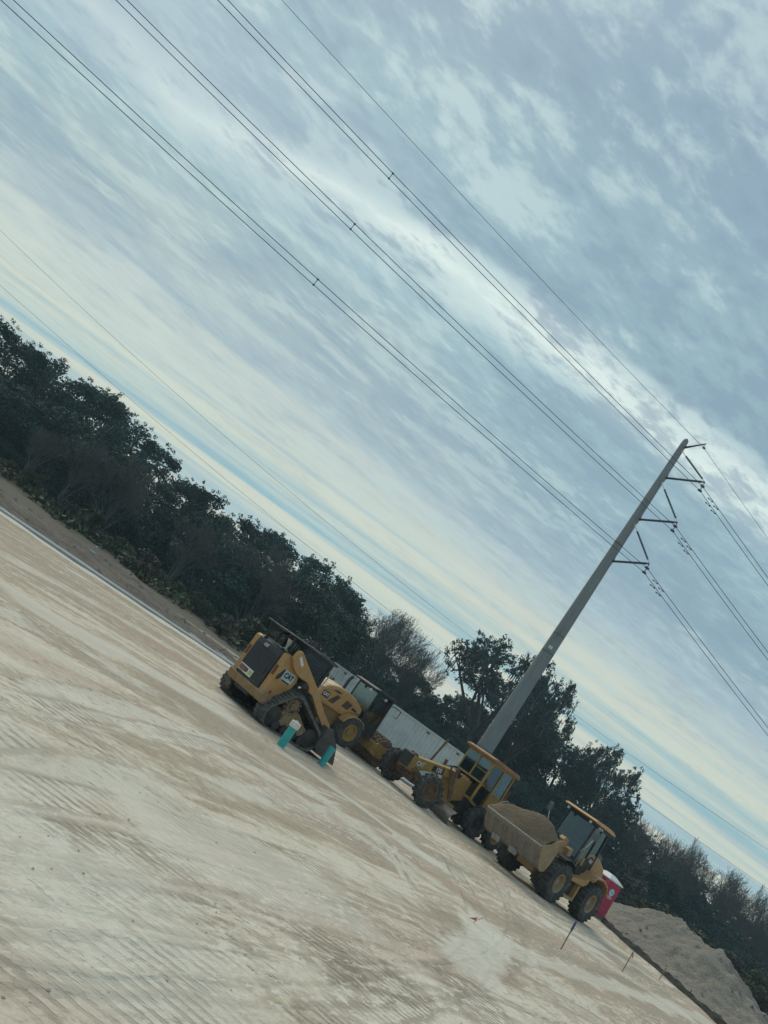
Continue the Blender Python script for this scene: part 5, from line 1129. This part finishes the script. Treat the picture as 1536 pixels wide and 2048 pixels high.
# skyline of the left wood
sk = [(-40, 625), (22, 648), (75, 692), (128, 718), (183, 752), (238, 800), (296, 846), (340, 902), (392, 958), (450, 998), (512, 1036), (568, 1074), (620, 1105), (668, 1136), (706, 1172)]
for i, (px, py) in enumerate(sk):
    tree('oak', px, py + (9, -9, 3, -4)[i % 4], 70 + 5 * ((i * 7) % 3), 1.15 if i % 3 else .95, '%s dark oak from the left edge along the skyline of the left wood' % ORD[i], 'dark oaks forming the left wood')
mid = [(-30, 735), (60, 800), (150, 850), (250, 920), (330, 985), (420, 1060), (500, 1110), (570, 1150), (650, 1200), (700, 1250)]
for i, (px, py) in enumerate(mid):
    tree('oak', px, py - 22, 61 + 3 * (i % 3), 1.6, '%s shorter dark tree from the left in front of the left skyline' % ORD[i], 'shorter oaks in front of the left wood')
for i, (px, py, Y) in enumerate([(215, 880, 57), (300, 930, 58), (120, 860, 56), (430, 1040, 58), (590, 1110, 60)]):
    tree('bare', px, py, Y, .9, ['pale leafless tree second from the left in front of the left wood', 'pale leafless tree in the middle of the left wood, third of five', 'pale leafless tree furthest left in front of the left wood', 'pale leafless tree fourth from the left in front of the left wood', 'pale leafless tree furthest right in the left wood, above the track loader'][i], 'leafless trees in front of the left wood')
br = [(-40, 860), (30, 905), (90, 945), (150, 985), (210, 1020), (265, 1065), (320, 1110), (370, 1150), (420, 1190), (470, 1215), (530, 1235), (600, 1255), (660, 1290)]
for i, (px, py) in enumerate(br):
    tree('brush' if i % 3 else 'brownbrush', px, py + (8 if i % 2 else -8), 50 + 2.5 * (i % 3), 1.5, '%s %s bush from the left along the foot of the left wood' % (ORD[i], 'olive' if i % 3 else 'brownish'), 'bushes at the foot of the left wood', cat='bush')
# centre: leafless trees over dark ones, behind the container
for i, (px, py, Y, w) in enumerate([(742, 1232, 84, .9), (792, 1212, 82, .8), (842, 1236, 83, .75), (876, 1290, 86, .7)]):
    tree('bare', px, py, Y, w, ['leftmost of the four pale leafless trees above the container', 'tallest pale leafless tree above the container, second from the left', 'pale leafless tree leaning out right, third above the container', 'smallest pale leafless tree beside the mossy oak'][i], 'leafless trees above the container')
cen = [(735, 1262, 88), (775, 1300, 86), (815, 1335, 88), (850, 1352, 90), (882, 1392, 88), (920, 1395, 90), (965, 1405, 92), (1010, 1425, 90), (1060, 1445, 92), (1105, 1455, 89), (1150, 1490, 92), (1185, 1545, 90), (1235, 1600, 88), (1275, 1640, 90), (1320, 1690, 88), (1370, 1730, 90), (1420, 1765, 88), (1470, 1810, 90), (1520, 1850, 88), (1570, 1890, 90)]
for i, (px, py, Y) in enumerate(cen):
    tree('oak', px, py, Y, 1.2, '%s low dark tree from the left in the row behind container and power pole' % ORD[i], 'low dark trees behind the machines')
cb2 = [(760, 1345), (810, 1400), (860, 1430), (920, 1470), (985, 1500), (1045, 1530), (1105, 1570), (1165, 1610), (1225, 1665), (1280, 1705), (1340, 1750), (1400, 1800), (1460, 1845), (1520, 1890), (1570, 1930)]
for i, (px, py) in enumerate(cb2):
    tree('brownbrush' if i % 4 == 1 else 'oak', px, py, 78 + 2 * (i % 3), 1.5, '%s thicket from the left at the foot of the trees behind the machines' % ORD[i], 'thickets behind the machines', cat='thicket', name='thicket')
tree('moss', 1064, 1294, 83, .80, 'large open-crowned oak hung with moss right behind the power pole', None)
tree('moss', 1134, 1338, 84, .42, 'smaller moss-hung oak crown just right of the power pole', None)
tree('moss', 1258, 1506, 82, .54, 'ragged oak with see-through crown between the power pole and the leafless trees', None)
tree('moss', 1205, 1482, 83, .36, 'narrow ragged oak standing left of the see-through oak', None)
for i, (px, py, Y, w) in enumerate([(1318, 1652, 84, .8), (1362, 1668, 86, .75), (1408, 1680, 84, .8), (1450, 1722, 86, .8), (1492, 1762, 84, .8), (1540, 1772, 86, .7), (1580, 1830, 84, .8)]):
    tree('bare', px, py, Y, w, '%s leafless tree from the left in the thin grey row above the earth pile' % ORD[i], 'leafless trees above the earth pile')
# haze volume, added to lift the dark tones; it also blues distant trees
hz_ = MB().b2((-140, -30, -1.2), (190, 135, 41)); hm_ = D.materials.new('haze'); hm_.use_nodes = True; hn = hm_.node_tree; hn.nodes.clear(); pv = hn.nodes.new('ShaderNodeVolumePrincipled'); pv.inputs['Color'].default_value = (.60, .86, .95, 1); pv.inputs['Density'].default_value = .0008
ho = hn.nodes.new('ShaderNodeOutputMaterial'); hn.links.new(pv.outputs[0], ho.inputs['Volume']); tag(hz_.build('haze', hm_), 'thin pale haze added before the wood to lift the dark tones', 'haze', kind='stuff')
# brush right behind the earth pile, closing the view to the ground
for i, (px, py, Y) in enumerate([(1215, 1750, 60), (1260, 1775, 60), (1310, 1790, 62), (1365, 1815, 60), (1420, 1850, 58), (1480, 1890, 58), (1530, 1940, 56), (1570, 1990, 55)]):
    tree('brownbrush' if i % 2 else 'brush', px, py, Y, 1.5, '%s bush from the left directly behind the big earth pile' % ORD[i], 'bushes behind the earth pile', cat='bush')
# far wood closing the gaps at ground level
cs = []; rs = []
for i in range(420): x = rnd.uniform(-95, 130); cs.append((x, rnd.uniform(104, 116), rnd.uniform(0, 6.2))); rs.append(rnd.uniform(1.4, 2.6))
fw = D.objects.new('distant_wood', leafmesh('distant_wood', leaves(cs, rs, 90, .9), lf_oak)); col.objects.link(fw); tag(fw, 'dark far wood seen as one mass through the gaps between trunks', 'wood', kind='stuff')
# undergrowth carpet under the trees
cs = []; rs = []
for i in range(900):
    x = rnd.uniform(-60, 90); y = rnd.uniform(46, 100) 
    if 0 < x < 32 and y < 64: continue
    cs.append((x, y, .25)); rs.append(rnd.uniform(.7, 1.5))
ug = D.objects.new('undergrowth', leafmesh('undergrowth', leaves(cs, rs, 60, .35, squash=.6), lf_brush)); col.objects.link(ug); tag(ug, 'low tangled undergrowth covering the floor of the wood', 'undergrowth', kind='stuff')
